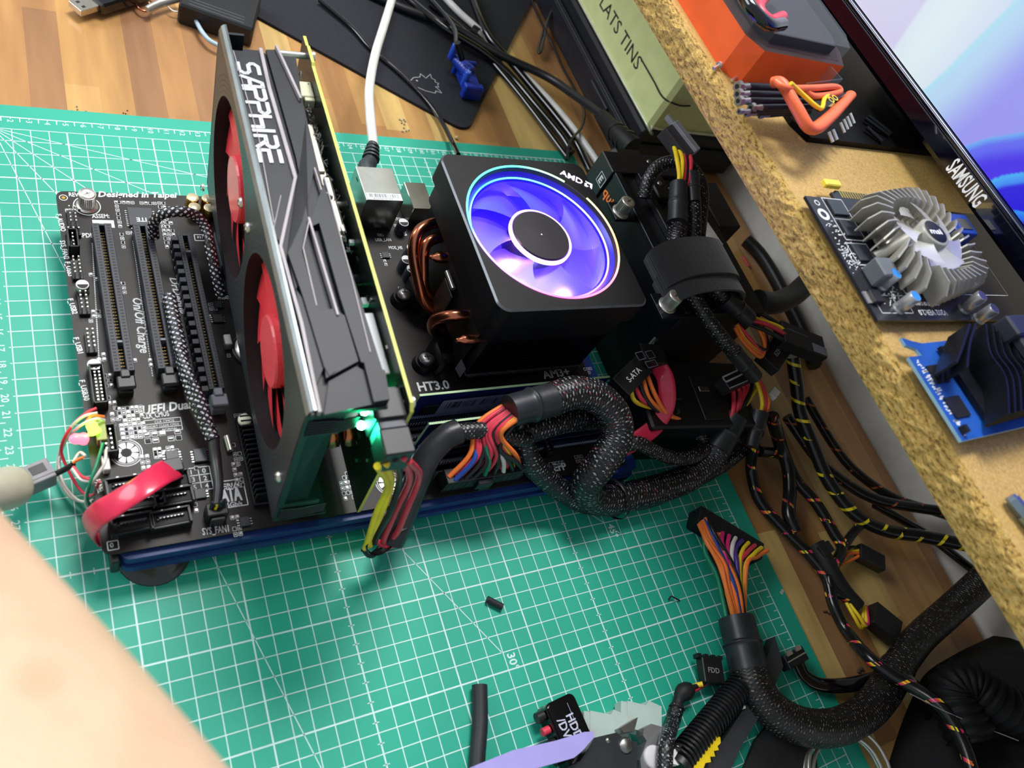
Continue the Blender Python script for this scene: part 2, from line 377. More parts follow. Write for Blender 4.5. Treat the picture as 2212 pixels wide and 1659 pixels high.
# ------------------------------------------------------------------ motherboard on its blue tray
ZB = 2.6; X0, X1, Y0, Y1 = 3.78, 34.6, -8.3, -30.25
BLUE = mat('blue_tray', '15306f', .45, var=.2)
tr = thing('blue_tray', 'blue layered plastic tray under the motherboard, on black suction feet', 'tray', (19, -19, 0))
b = MB(); b.prism(rrect(4.5, -30.55, 35.6, -9.2, .5), 1.62, 2.3, 0); b.build('top_plate', BLUE, tr)
b = MB(); b.prism(rrect(4.5, -30.7, 35.7, -9.1, .5), .95, 1.5, 0); b.prism(rrect(4.9, -30.4, 35.3, -9.4, .3), 1.5, 1.62, 0); b.build('bottom_plate', BLUE, tr)
for x, y in ((6.2, -29.6), (6.2, -10.6), (34, -29.4), (34, -10.6)):
    b = MB(); b.lathe([(1.75, 0), (1.7, .12), (1.2, .38), (.6, .62), (.5, .95)], 0, 28, T(x, y)); b.build('suction_foot', mat('smoked_rubber', '2b3230', .25, coat=.4), tr)
b = MB(); b.box((4.1, -30.6, .9), (4.5, -29.6, 2.3), bev=.08); b.build('corner_clip', BLK, tr)
b = MB(); b.box((17.4, -31.1, 1.0), (18.2, -30.5, 2.35), bev=.1); b.box((17.6, -31.5, .5), (18.0, -30.9, 1.3), bev=.1); b.build('front_clip', BLK, tr)
mb = thing('motherboard', 'black ATX motherboard on a blue tray, carrying the cooler and the graphics card', 'motherboard', (19, -19, ZB))
PCB = NT('pcb_black'); k = PCB
tr1 = k.n('ShaderNodeTexWave'); tr1.inputs['Scale'].default_value = 2.2; tr1.inputs['Distortion'].default_value = 3; tr1.inputs['Detail'].default_value = 1; k.l(k.co(), tr1.inputs['Vector'])
nn = k.noise(k.co(), .25, 3)
k.l(k.mix(k.math('MULTIPLY', tr1.outputs['Fac'], .35), k.ramp(nn, (.3, '1a1716'), (.7, '211d1b')), lin('2b2725')), k.b.inputs['Base Color']); k.b.inputs['Roughness'].default_value = .45; k.b.inputs['Specular IOR Level'].default_value = .3
CO = mat('copper_pad', 'b58a3c', .3, 1)
pb = MB(); pb.prism(rrect(X0, Y1, X1, Y0, .45), ZB-.16, ZB, 0); zt = ZB+.006
def A2(u, v): p = at(u, v, ZB); return (p.x, p.y)
def ptxt(s, p0, p1, h, m=1, it=0, bo=.02, rot=None):      # board lettering from p0 to p1, in pixels of the photograph
    a = V(A2(*p0)); c = V(A2(*p1)); d = c-a; pb.text(s, a, h, atan2(d.y, d.x) if rot is None else rot, m, zt, fit=d.length, italic=it, bold=bo)
ptxt('Designed in Taipei', (212, 425), (384, 427), .42, it=.25, bo=.03); ptxt('REV', (149, 424), (170, 425), .3)
ptxt('ASSEM:', (199, 471), (237, 471), .3); ptxt('SPDI', (172, 513), (198, 513), .32); ptxt('F_AUDIO', (121, 463), (132, 500), .26); ptxt('SYS_FAN2', (129, 520), (139, 560), .26)
ptxt('F_USB3', (140, 566), (148, 597), .26); ptxt('F_USB2', (146, 646), (157, 679), .26); ptxt('F_USB1', (158, 730), (169, 764), .26); ptxt('F_USB30', (171, 822), (182, 866), .26)
ptxt('On/Off Charge', (286, 644), (303, 763), .5, it=.2, bo=.02); ptxt('DrDebug', (366, 600), (388, 680), .42, it=.2)
ptxt('UEFI Dual BIOS', (309, 896), (475, 873), .52, it=.25, bo=.03); ptxt('CLR_CMOS', (309, 905), (366, 898), .32); ptxt('PANEL', (203, 1038), (212, 1066), .28)
ptxt('SYS_FAN1', (438, 1156), (495, 1148), .36); ptxt('HT3.0', (905, 845), (973, 839), .62, bo=.03); ptxt('AM3+', (1175, 818), (1233, 810), .6, bo=.03); ptxt('ErP', (1198, 1018), (1226, 1014), .5, bo=.03)
ptxt('PCB MADE IN CHINA', (950, 1063), (1040, 1049), .3); ptxt('USB_LAN', (812, 521), (846, 521), .26); ptxt('US', (862, 509), (880, 509), .38, bo=.03); ptxt('MOS_HS', (841, 538), (870, 538), .26)
def prect(u0, v0, u1, v1, w=.05):
    a = A2(u0, v0); c = A2(u1, v1); pb.rect(a[0], a[1], c[0], c[1], w, zt, 1)
# SERIAL ATA emblem, port table, switches
x, y = A2(462, 1100); prect(466, 1042, 536, 1090); ptxt('SERIAL', (474, 1058), (524, 1052), .3); ptxt('ATA', (478, 1084), (524, 1078), .78, bo=.05); ptxt('6Gb/s', (490, 1096), (524, 1092), .26)
x0, y0 = A2(402, 1013)
for i in range(4): pb.line((x0, y0-.42*i), (x0+1.1, y0-.42*i), .04, zt, 1)
for i in range(3): pb.line((x0+.55*i, y0), (x0+.55*i, y0-1.26), .04, zt, 1)
for i, r in enumerate(('10', '32', '54')):
    for j in (0, 1): pb.text(r[j], (x0+.18+.55*j, y0-.34-.42*i), .26, 0, 1, zt, bold=.01)
x0, y0 = A2(310, 909)
pb.rect(x0, y0, x0+1.75, y0-.72, .035, zt, 1)
for i in (1, 2): pb.line((x0, y0-.24*i), (x0+1.75, y0-.24*i), .03, zt, 1)
pb.text('CLR CMOS', (x0+.5, y0-.2), .14, 0, 1, zt); pb.text('SHORT', (x0+.06, y0-.44), .13, 0, 1, zt); pb.text('CLEAR CMOS', (x0+.68, y0-.44), .13, 0, 1, zt, fit=.95); pb.text('OPEN', (x0+.06, y0-.68), .13, 0, 1, zt); pb.text('NORMAL', (x0+.8, y0-.68), .13, 0, 1, zt)
pb.text('0', (X0+.35, Y1+.32), .24, 0, 1, zt); pb.rect(X0+.25, Y1+.2, X0+.7, Y1+.62, .04, zt, 1)
# white label and small outlined labels
a = A2(199, 475); pb.flat([(a[0], a[1]), (a[0]+1.1, a[1]), (a[0]+1.1, a[1]-.55), (a[0], a[1]-.55)], zt, 1)
prect(419, 507, 448, 520); ptxt('F11D', (427, 515), (447, 515), .16)
# mounting holes: ring, spokes, dark hole
for (u, v) in ((273, 978), (838, 1042)):
    a = A2(u, v); pb.ring(*a, .72, .05, zt, 1); pb.ring(*a, .62, .04, zt, 1); pb.flat([(a[0]+.2*cos(t/16*2*pi), a[1]+.2*sin(t/16*2*pi)) for t in range(16)], zt+.002, 3)
    for i in range(8): pb.ring(*a, .4, .28, zt, 4, 3, i*pi/4, i*pi/4+pi/5.5)
a = A2(137, 427); pb.ring(*a, .2, .04, zt, 1, 16); pb.ring(*a, .05, .1, zt, 2, 10)
a = A2(1340, 990); pb.ring(*a, .3, .05, zt, 1, 18)
# small outlined part fields
random.seed(11)
def field(u, v, nx, ny, dx=.24, dy=.3, p=.85, ang=0, sx_=.17, sy_=.2):
    x, y = A2(u, v)
    for i in range(nx):
        for j in range(ny):
            if random.random() < p:
                cx, cy = x+i*dx, y-j*dy; pb.rect(cx, cy, cx+sx_, cy-sy_, .025, zt, 1)
                if random.random() < .7: sb.box((cx+.03, cy-.04, ZB), (cx+sx_-.03, cy-sy_+.04, ZB+.07), random.choice((0, 1, 1)))
                else: pb.line((cx+.05, cy-.1), (cx+sx_-.05, cy-.1), .05, zt, 4)
sb = MB()
for a in ((247, 434, 1, 12), (253, 434, 9, 1), (340, 436, 2, 7), (262, 500, 5, 1), (345, 470, 3, 8), (140, 445, 4, 2, .2, .22), (236, 880, 2, 4), (252, 880, 6, 8, .2, .24), (310, 935, 5, 2, .36, .36, .95, 0, .28, .26), (330, 968, 6, 3, .2, .2), (222, 808, 2, 3), (228, 845, 2, 4),
          (505, 895, 3, 2), (510, 918, 1, 3), (500, 958, 1, 2), (503, 978, 2, 3), (500, 1000, 2, 5), (415, 985, 1, 3), (290, 985, 3, 3), (415, 1075, 2, 3), (497, 1115, 2, 4), (192, 690, 1, 1), (192, 590, 2, 2), (197, 670, 2, 2), (208, 763, 2, 2), (245, 620, 1, 1), (254, 600, 2, 4, .15, .3, .6), (268, 670, 1, 1), (287, 775, 1, 1), (300, 540, 1, 2), (320, 775, 1, 2),
          (450, 655, 2, 2), (448, 680, 1, 2), (490, 765, 1, 1), (545, 1020, 1, 2), (730, 1030, 3, 5), (745, 1020, 2, 3), (1130, 1000, 2, 4), (1185, 1000, 5, 1), (1240, 985, 3, 2), (1090, 1000, 1, 3), (846, 470, 3, 3), (815, 505, 2, 1), (868, 482, 2, 2), (825, 553, 1, 3), (860, 620, 1, 1), (810, 620, 1, 1), (470, 640, 3, 1), (1010, 800, 2, 1), (1260, 795, 3, 2), (205, 410, 1, 1)): field(*a)
for u0, v0, u1, v1 in ((199, 525, 215, 800), (287, 520, 330, 815), (370, 540, 422, 795)):     # dotted outlines beside the slots
    a, c = A2(u0, v0), A2(u1, v1)
    n = 60
    for i in range(n): y = a[1]+(c[1]-a[1])*i/n; x = a[0]+(c[0]-a[0])*i/n; pb.line((x, y), (x, y-.1), .05, zt, 1)
sb_o = sb
pb.build('circuit_board', [PCB.m, WHT, CO, BLKM, mat('tin_pad', 'c9ccce', .35, .6)], mb)
sb.build('surface_parts', [BLKM, STEEL], mb, kind='stuff')
# expansion slots
def slot(x, y0, y1, z1=1.12, gap=(.16, .84), keyat=.81, ribs=0, w=.78):
    b = MB(); h = ZB+z1; L = y0-y1
    b.box((x-w/2, y1, ZB), (x-.13, y0, h), 0, .02); b.box((x+.13, y1, ZB), (x+w/2, y0, h), 0, .02); b.box((x-.13, y1, ZB), (x+.13, y0, ZB+.3), 1)
    b.box((x-.13, y0-.12, ZB), (x+.13, y0, h-.05), 0); b.box((x-.13, y1, ZB), (x+.13, y1+.12, h-.05), 0)
    yk = y0-L*keyat; b.box((x-.13, yk-.06, ZB), (x+.13, yk+.06, h-.06), 2)
    n = int(L/.2)
    for i in range(n):
        y = y0-.15-(L-.3)*i/(n-1)
        for s in (-1, 1):
            b.box((x+s*.24, y-.04, h-.02), (x+s*(.33 if w < .9 else .4), y+.04, h+.004), 1); b.line((x+s*.13, y), (x+s*.02, y), .035, ZB+.55, 3)
    if ribs:
        for i in range(18):
            y = y0-.25-(L-.4)*i/17; b.box((x-w/2-.34, y-.16, ZB), (x-w/2, y+.16, h-.12), 0, .02)
    o = b.build('expansion_slot', [SLOT, BLKM, GRYP, mat('brass_contact', '6e5a30', .4, 1)], mb)
    c = MB(); c.box((x-.34, y1-1.0, ZB), (x+.34, y1-.02, ZB+.55), 0, .04); c.box((x-.22, y1-.5, ZB+.5), (x+.22, y1-.05, ZB+1.25), 0, .05); c.box((x-.42, y1-1.05, ZB+.85), (x+.42, y1-.35, ZB+1.15), 0, .06)
    c.build('slot_latch', BLK if not ribs else GRYP, mb)
slot(5.75, -11.45, -21.1, 1.0, w=.98); slot(7.82, -11.45, -21.1, 1.0, w=.98); slot(9.98, -12.15, -22.6, 1.05, keyat=.12, ribs=1); slot(16.2, -11.9, -21.3, 1.0, keyat=.12)
for x in (12.0, 14.1):
    b = MB(); b.box((x-.38, -14.5, ZB), (x+.38, -12, ZB+1.05), 0, .03); b.build('short_slot', SLOT, mb)
# pin headers
def header(u, v, nx, ny, shroud=0, name='pin_header', pitch=.254):
    x, y = A2(u, v); b = MB(); x0 = x-nx*pitch/2; y0 = y+ny*pitch/2
    b.box((x0, y0-ny*pitch, ZB), (x0+nx*pitch, y0, ZB+.25), 0, .02)
    for i in range(nx):
        for j in range(ny): b.box((x0+(i+.5)*pitch-.032, y0-(j+.5)*pitch-.032, ZB), (x0+(i+.5)*pitch+.032, y0-(j+.5)*pitch+.032, ZB+.75), 1)
    if shroud:
        q = .14
        for a in (((x0-q, y0-ny*pitch-q), (x0-q+.09, y0+q)), ((x0+nx*pitch+q-.09, y0-ny*pitch-q), (x0+nx*pitch+q, y0+q)), ((x0-q, y0+q-.09), (x0+nx*pitch+q, y0+q)), ((x0-q, y0-ny*pitch-q), (x0+nx*pitch+q, y0-ny*pitch-q+.09))):
            b.box((*a[0], ZB), (*a[1], ZB+.85), 0, .02)
    b.build(name, [BLK, CHR], mb)
header(157, 479, 2, 5); header(159, 510, 3, 1); header(166, 588, 2, 5); header(181, 663, 2, 5); header(196, 745, 2, 5); header(212, 845, 2, 10, 1, 'boxed_pin_header', .2); header(233, 962, 2, 5, 1, 'panel_header'); header(158, 534, 1, 4, 1, 'fan_header'); header(467, 1116, 1, 1, 0, 'fan_header')
header(800, 1030, 2, 3); header(1172, 970, 1, 4, 1, 'fan_header')
# capacitors
def capac(u, v, r=.33, h=.72, top='white', z=ZB, name='capacitor'):
    x, y = A2(u, v) if z == ZB else (u, v); b = MB()
    q = {'white': (STEEL, mat('cap_top', 'd9dbdd', .4)), 'gold': (GOLD, mat('gold_cap_top', 'e6d7b4', .3, .6)), 'dark': (mat('cap_sleeve', '4a4d55', .35), mat('cap_top', 'd9dbdd', .4))}[top]
    b.lathe([(r*1.05, 0), (r*1.05, .08), (r*.92, .14), (r, .2), (r, h-.05), (r*.93, h)], 0, 20, T(x, y, z)); b.lathe([(r*.9, h), (r*.86, h+.012), (0, h+.012)], 1, 20, T(x, y, z))
    if top != 'gold': b.prism([(r*.8*cos(t), r*.8*sin(t)) for t in [i*pi/8+pi for i in range(9)]], h+.012, h+.018, 2, T(x, y, z))
    b.build(name, [q[0], q[1], BLKM], mb)
capac(178, 632); capac(203, 803)
for u, v in ((413, 447), (445, 449), (417, 467), (449, 469)): capac(u, v, .36, .85, 'gold')
for u, v in ((869, 580), (880, 600), (863, 500), (880, 555)): capac(u, v, .38, .95, 'dark')
for u, v in ((600, 870), (620, 930)): capac(u, v, .3, .5)
# chips
def qfp(u, v, sz, rows, name='chip', h=.18, txt=None, ang=0, wy=None):
    x, y = A2(u, v); b = MB(); s = sz/2; sy_ = (wy or sz)/2
    b.box((x-s, y-sy_, ZB+.03), (x+s, y+sy_, ZB+h), 0, .03)
    for side in rows:
        n = int((2*sy_ if side in 'lr' else sz)/.14)
        for i in range(n):
            t = -(sy_ if side in 'lr' else s)+.1+(i)*.14
            if side == 'l': b.box((x-s-.12, y+t-.03, ZB), (x-s, y+t+.03, ZB+.06), 1)
            if side == 'r': b.box((x+s, y+t-.03, ZB), (x+s+.12, y+t+.03, ZB+.06), 1)
            if side == 't': b.box((x+t-.03, y+sy_, ZB), (x+t+.03, y+sy_+.12, ZB+.06), 1)
            if side == 'b': b.box((x+t-.03, y-sy_-.12, ZB), (x+t+.03, y-sy_, ZB+.06), 1)
    if txt: b.text(txt, (x, y-.1), .3, pi, 2, ZB+h+.003, align='c', bold=.02)
    b.build(name, [mat('chip_black', '2d3238', .4), STEEL, WHT], mb)
qfp(304, 473, 1.35, 'lrtb', 'square_chip', .22, 'ITE'); pb2 = None
for u, v in ((372, 990), (432, 986)): qfp(u, v, .62, 'lr', 'bios_chip', .2, wy=.75)
for u, v, s in ((470, 660, .45), (470, 690, .55), (432, 1068, .55), (528, 1128, .5), (832, 553, .5), (820, 480, .4), (1190, 1010, .3)): qfp(u, v, s, 'lr', 'small_chip', .15)
# crystal, coin cell holder, southbridge fins with push pin
a = A2(492, 965); b = MB(); b.cyl((a[0], a[1]+.5, ZB+.2), (a[0]+.05, a[1]-.35, ZB+.2), .17, m=0, n=14); b.build('crystal', CHR, mb)
a = A2(545, 760); b = MB(); b.lathe([(1.15, 0), (1.15, .35), (1.05, .35), (1.05, .3), (0, .3)], 0, 30, T(*a, ZB)); b.lathe([(1.0, .3), (1.0, .42), (0, .42)], 1, 30, T(*a, ZB)); b.box((a[0]-1.5, a[1]+.2, ZB), (a[0]-1.1, a[1]+.9, ZB+.6), 1, .05); b.build('coin_battery', [BLK, CHR], mb)
b = MB(); b.box((10.75, -29.1, ZB), (13.9, -24.0, ZB+.35), 0, .05)
for i in range(17): y = -24.35-.28*i; b.box((10.8, y-.06, ZB+.3), (13.6, y+.06, ZB+1.05), 0, .03)
hs = b.build('finned_heatsink', mat('dark_anodised', '24262b', .35, .6), mb)
a = A2(523, 925); b = MB(); b.lathe([(.16, .2), (.16, .75), (.34, .78), (.36, .95), (.3, 1.02), (0, 1.04)], 0, 20, T(a[0], a[1], ZB)); b.build('push_pin', mat('ivory_plastic', 'd8d8c0', .4), hs)
# SATA ports
def sata(u, v, ang=.0):
    x, y = A2(u, v); b = MB(M=T(x, y, ZB, ang)); b.box((-.95, -.4, 0), (.95, .42, .62), 0, .03); b.box((-.8, -.28, .62), (.8, .26, .66), 1)
    b.box((-.62, .02, .6), (.62, .1, .8), 2); b.box((-.62, -.06, .6), (-.52, .1, .8), 2); b.box((-.85, .3, .6), (.85, .4, .92), 0, .02); b.box((-.9, -.4, .6), (-.8, .4, .85), 0); b.box((.8, -.4, .6), (.9, .4, .85), 0)
    for i in range(7): b.box((-.48+.16*i, .0, .66), (-.42+.16*i, .03, .84), 3)
    for i in (-.4, .35): b.box((i, .34, .93), (i+.1, .38, .94), 3)
    b.build('sata_port', [BLK, BLKM, SLOT, STEEL], mb)
for u, v in ((272, 1060), (310, 1092), (372, 1085), (365, 1050), (284, 1142), (366, 1130)): sata(u, v, .04)
# 24 pin header, DIMM slots
a = at(1035, 1035, ZB); b = MB(); b.box((a.x-2.75, a.y-.45, ZB), (a.x+2.6, a.y+.55, ZB+.75), 0, .04); b.box((a.x-.4, a.y-.75, ZB), (a.x+.3, a.y-.4, ZB+.95), 0, .03); b.build('power_header', BLK, mb)
for y in (-25.4, -26.3, -27.2, -28.1):
    b = MB(); b.box((19.5, y-.32, ZB), (33.6, y-.1, ZB+.62), 0, .02); b.box((19.5, y+.1, ZB), (33.6, y+.32, ZB+.62), 0, .02); b.box((19.5, y-.1, ZB), (33.6, y+.1, ZB+.2), 0)
    for i in range(74): x = 19.9+.18*i; b.box((x, y-.34, ZB+.3), (x+.07, y-.31, ZB+.6), 1)
    b.build('memory_slot', [BLK if y > -27 else mat('slot_blue_black', '15203c', .4), mat('pale_contact', 'b9c4d4', .4)], mb)
    for x in (19.2, 33.9): c = MB(); c.box((x-.3, y-.3, ZB), (x+.3, y+.3, ZB+1.5), 0, .08); c.build('memory_latch', mat('latch_white', '9db0cc', .4), mb)
# rear ports: LAN/USB box, USB stacks
def port(x0, y0, x1, y1, h, name, mm, hole=None, lab=0):
    b = MB(); b.box((x0, y1, ZB), (x1, y0, ZB+h), 0, .03)
    if lab:
        b.flat([(x0+.08, y1+.05), (x1-.05, y1+.05), (x1-.05, y1+.62), (x0+.08, y1+.62)], ZB+h+.004, 1)
        for i in range(34):
            if random.random() < .8: x = x0+.28+i*.06; b.line((x, y1+.26), (x, y1+.56), .012+random.random()*.03, ZB+h+.008, 2)
        b.text('BUOSSE7371AA', (x0+.5, y1+.1), .12, 0, 2, ZB+h+.008, wx=1.2)
    b.box((x0+.12, y0, ZB+.3), (x1-.12, y0+.02, ZB+h-.25), 2)
    if hole: b.box((x0-.004, y0-1.0, ZB+h-.45), (x0+.02, y0-.6, ZB+h-.32), 2)
    b.build(name, [mm, WHT, BLKM], mb)
PM = mat('port_shell', 'a9aca6', .22, 1)
port(20.95, -7.85, 23.5, -10.75, 2.9, 'network_port', PM, 1, 1); port(24.75, -7.9, 26.3, -10.3, 1.75, 'usb_port', PM); port(18.3, -7.9, 20.0, -10.0, 1.6, 'usb_port', PM); port(27.4, -7.9, 30.2, -10.0, 2.0, 'audio_ports', BLK)
# knurled thumb screws
def tscrew(x, y, z, parent, r=.42, name='thumb_screw', h=.75, tilt=None, label=None):
    b = MB(M=T(x, y, z) @ (tilt or Mx()))
    n = 30
    for r_, z0, z1 in ((r, .12, h),):
        vs = []; ring_ = [(r_*(1 if i % 2 else .93)*cos(2*pi*i/(2*n)), r_*(1 if i % 2 else .93)*sin(2*pi*i/(2*n))) for i in range(2*n)]
        b.prism(ring_, z0, z1, 0)
    b.lathe([(r*1.25, 0), (r*1.25, .06), (r*.6, .1)], 0, 24); b.lathe([(r*.93, h), (r*.86, h+.07), (r*.5, h+.06), (0, h+.05)], 0, 24, caps=False)
    for a in (0, pi/2): b.box((-r*.42, -.035, h+.04), (r*.42, .035, h+.072), 1, M=Mx.Rotation(a+.4, 4, 'Z'))
    b.build(name, [CHR, STEEL], parent, label=label)
a = at(188, 445, ZB); tscrew(a.x, a.y, ZB, mb, .46, h=1.0)
pb = MB(); pb.ring(a.x, a.y, .68, .05, ZB+.012, 0); pb.build('screw_washer', WHT, mb)
# ------------------------------------------------------------------ graphics card standing in its slot
G = fr((16.309, -8.1485, 3.0), (-0.02612339, -0.99965743, 0.00160821), (-0.06409253, 0.00328033, 0.99793857))
def onp(F, ax, val, u, v):                 # where the sight line of a pixel meets a plane of the frame F
    Fi = F.inverted(); a = Fi @ CP; d = Fi.to_3x3() @ (at(u, v, 0)-CP); return a+d*((val-a[ax])/d[ax])
gp = thing('graphics_card', 'black twin-fan graphics card with red fans standing upright in the motherboard', 'graphics card', G @ V((11, 0, 2)))
L, HP, HS, N0, N1, HB = 22.6, 11.9, 12.5, 1.25, 4.48, 1.37
DG = mat('card_board', '1c2620', .35, var=.25, nscale=.3); EDGE = mat('board_edge', 'c7cc5c', .45); SHD = mat('shroud_plastic', '1f2228', .45, var=.12, spec=.35); PLATE = mat('shroud_plate', '2f3336', .42, var=.15, nscale=.15)
b = MB(G); poly = [(0, .8), (5.6, .8), (5.6, 0), (14.6, 0), (14.6, .8), (L, .8), (L, HP-.3), (L-.3, HP), (2.3, HP), (2.15, HP+.12), (.9, HP+.12), (.75, HP), (0, HP)]
b.prism(poly, 0, .165, 0, ms=1)
for i in range(90):
    x, y = random.uniform(1, L-1), random.uniform(3, HP-.6); w_, h_ = random.choice(((.16, .08), (.1, .2), (.3, .2))); b.box((x, y, .165), (x+w_, y+h_, .165+random.uniform(.05, .15)), random.choice((2, 3, 2)))
b.text('NITRO', (9.0, HP-1.7), .5, pi/2*0, 4, .17)
b.build('circuit_board', [DG, EDGE, STEEL, BLKM, mat('dim_print', '55605a', .5)], gp)
b = MB(G)                                   # silver heatsink base rail, ragged with thermal pad fluff
b.box((5.2, HP-1.75, .5), (12.6, HP-1.2, 1.15), 0, .05); b.box((5.4, HP-1.2, .6), (8.6, HP-1.05, .95), 0, .03); b.box((9.0, HP-1.2, .45), (12.4, HP-1.0, .75), 0, .03); b.box((9, HP-.98, .5), (12, HP-.95, .53), 1)
b.build('heatsink_base', [mat('cast_aluminium', 'b2ab9e', .4, .7), BLKM], gp)
b = MB(G)
for i in range(70):
    u = 1.2+random.random()*12.5; p = [(u+random.gauss(0, .2), HP-1.3+random.gauss(0, .25), .3+random.random()*.4) for _ in range(4)]; b.tube(p, .025, 0, 4, 2, False)
b.build('dust_fluff', mat('dust', '8f8f8c', .9), gp, kind='stuff')
fin = MB(G)                                 # fin stack seen through the open end
for i in range(37): h_ = 2.4+i*.2; fin.box((1.2, h_, .7), (21.5 if h_ > 8.5 else 19.5, h_+.035, 2.6), 0)
fin.build('fin_stack', mat('fin_aluminium', '4a4e4e', .35, .8), gp, kind='stuff')
b = MB(G)
for n_ in (1.3, 2.1, 2.8):
    b.tube([(2, 6, n_), (19.4, 6, n_), (20.3, 6.8, n_), (20.4, 8.5, n_), (19.9, 9.6, n_), (18, 9.8, n_)], .3, 0, 10, 5)
b.build('heat_pipe', COP, gp)
# shroud: fan plate with two round openings, bevel, top wall, bottom wall
FC = ((6.05, 6.75), (16.15, 6.75)); FR = 4.6; HQ = HS-.42
b = MB(G)
def holeplate(ua, ub, ha, hb_, c, r, n_, mi, flip=0, thick=.16):
    ang = sorted([2*pi*i/64 for i in range(64)]+[atan2(y-c[1], x-c[0]) % (2*pi) for x in (ua, ub) for y in (ha, hb_)])
    inn, out = [], []
    for t in ang:
        dx, dy = cos(t), sin(t); k = min(((ub if dx > 0 else ua)-c[0])/dx if abs(dx) > 1e-9 else 1e9, ((hb_ if dy > 0 else ha)-c[1])/dy if abs(dy) > 1e-9 else 1e9)
        inn.append((c[0]+r*dx, c[1]+r*dy)); out.append((c[0]+k*dx, c[1]+k*dy))
    n = len(ang)
    for zz, fl in ((n_, 0), (n_-thick, 1)):
        vs = [(*p, zz) for p in inn]+[(*p, zz) for p in out]
        b.add(vs, [((i, n+i, n+(i+1) % n, (i+1) % n) if not fl else (i, (i+1) % n, n+(i+1) % n, n+i)) for i in range(n)], mi)
    vs = [(*p, n_) for p in inn]+[(*p, n_-1.3) for p in inn]
    b.add(vs, [(i, (i+1) % n, n+(i+1) % n, n+i) for i in range(n)], 1, smooth=True)
holeplate(.55, 11.1, HB, HQ, FC[0], FR, N1, 0); holeplate(11.1, L-.1, HB, HQ, FC[1], FR, N1, 0)
for c in FC:                                # rows of punched dots around the openings
    for r, cnt in ((4.85, 96), (5.1, 100), (5.35, 104), (5.6, 108)):
        for i in range(cnt):
            t = 2*pi*i/cnt; x, y = c[0]+r*cos(t), c[1]+r*sin(t)
            if .9 < x < L-.4 and HB+.2 < y < HQ-.25 and all((x-q[0])**2+(y-q[1])**2 > 4.72**2 for q in FC): b.flat([(x-.035, y-.035), (x+.035, y-.035), (x+.035, y+.035), (x-.035, y+.035)], N1+.003, 2)
for u in [x*.3+1 for x in range(71)]:
    for h in (HQ-.35, HB+.3): b.flat([(u-.03, h-.03), (u+.03, h-.03), (u+.03, h+.03), (u-.03, h+.03)], N1+.003, 2)
b.build('fan_plate', [PLATE, BLKM, mat('punched_dot', '0c0d0f', .7)], gp)
b = MB(G)
def wall(a, c, t, m_=0): pass
prof = [(HQ, N1), (HS-.12, N1-.1), (HS, N1-.24), (HS, N1-.34)]
for i in range(3):
    (h0, n0), (h1, n1) = prof[i], prof[i+1]; b.add([(.55, h0, n0), (L-.1, h0, n0), (L-.1, h1, n1), (.55, h1, n1)], [(0, 1, 2, 3)], 1 if i == 1 else 0, smooth=True)
b.build('highlight_bevel', [mat('bevel_grey', '6b7173', .25, .5), mat('bevel_highlight', '7d8789', .38, .3)], gp)  # bevel is paler than the plate: its highlight is put into the colour
b = MB(G)
top = [(.75, N1-.75), (L-.1, N1-.75), (L-.1, N0), (13.2, N0), (12.3, N0+.15), (5.9, N0+.2), (5.2, N0+.5), (2.2, N0+.55), (1.9, N1-.8)]
def tp(poly, h0, h1, m_=0): # polygon in (u, n) raised from h0 to h1
    A = Mx(((1, 0, 0, 0), (0, 0, 1, 0), (0, 1, 0, 0), (0, 0, 0, 1)))
    n = len(poly); ar = sum(poly[i][0]*poly[(i+1) % n][1]-poly[(i+1) % n][0]*poly[i][1] for i in range(n))
    if ar > 0: poly = poly[::-1]
    vs = [(p[0], h0, p[1]) for p in poly]+[(p[0], h1, p[1]) for p in poly]
    b.add(vs, [list(range(n, 2*n))]+[(i, (i+1) % n, n+(i+1) % n, n+i) for i in range(n)]+[list(range(n-1, -1, -1))], m_)
RE_ = [(lambda q: (q.x, q.z))(onp(G, 1, HS, *p)) for p in ((640, 105), (655, 200), (668, 255), (686, 330), (700, 385), (714, 440), (742, 520), (775, 620), (812, 740), (842, 862))]
tp([(2.0, N1-.34)]+[(2.0, RE_[0][1])]+RE_[1:-1]+[(L-.1, RE_[-1][1]), (L-.1, N1-.34)], HS-.6, HS-.38)
b.box((.6, HS-2.6, N0+1.2), (2.2, HS-1.3, N1-.15), 0); b.box((1.9, HS-1.5, N0+1.2), (2.1, HS-.4, N1-.3), 0)
# raised fields of the top, leaving the recesses dark
def P2(*pts): return [(lambda q: (q.x, q.z))(onp(G, 1, HS, *p)) for p in pts]
tp(P2((503, 128), (560, 108), (640, 385), (606, 520), (596, 505)), HS-.36, HS-.12)
tp(P2((575, 100), (600, 100), (650, 215), (662, 250), (684, 345), (655, 470), (622, 545), (640, 620), (648, 600), (655, 540), (668, 470), (662, 440), (640, 330)), HS-.36, HS-.2)
tp(P2((622, 545), (655, 480), (652, 540), (668, 600), (690, 670), (725, 800), (712, 812), (700, 790), (655, 640)), HS-.36, HS-.02)
tp(P2((668, 480), (700, 395), (740, 525), (828, 800), (780, 780), (735, 640), (690, 480), (672, 488)), HS-.36, HS-.04)
tp(P2((640, 620), (655, 640), (700, 790), (680, 838), (700, 885), (688, 888)), HS-.36, HS-.15)
tp(P2((690, 672), (722, 664), (745, 680), (775, 778), (705, 815)), HS-.36, HS-.06)
tp(P2((712, 818), (772, 785), (790, 795), (832, 862), (702, 890)), HS-.36, HS-.22)
tp(P2((786, 780), (832, 800), (842, 862), (808, 868)), HS-.36, HS-.0)
b.box((.8, HB-.15, N0+.6), (L-.1, HB, N1), 0); b.box((.6, HB, N1-1.2), (.75, HS-.4, N1), 0)
b.build('shroud_top', SHD, gp)
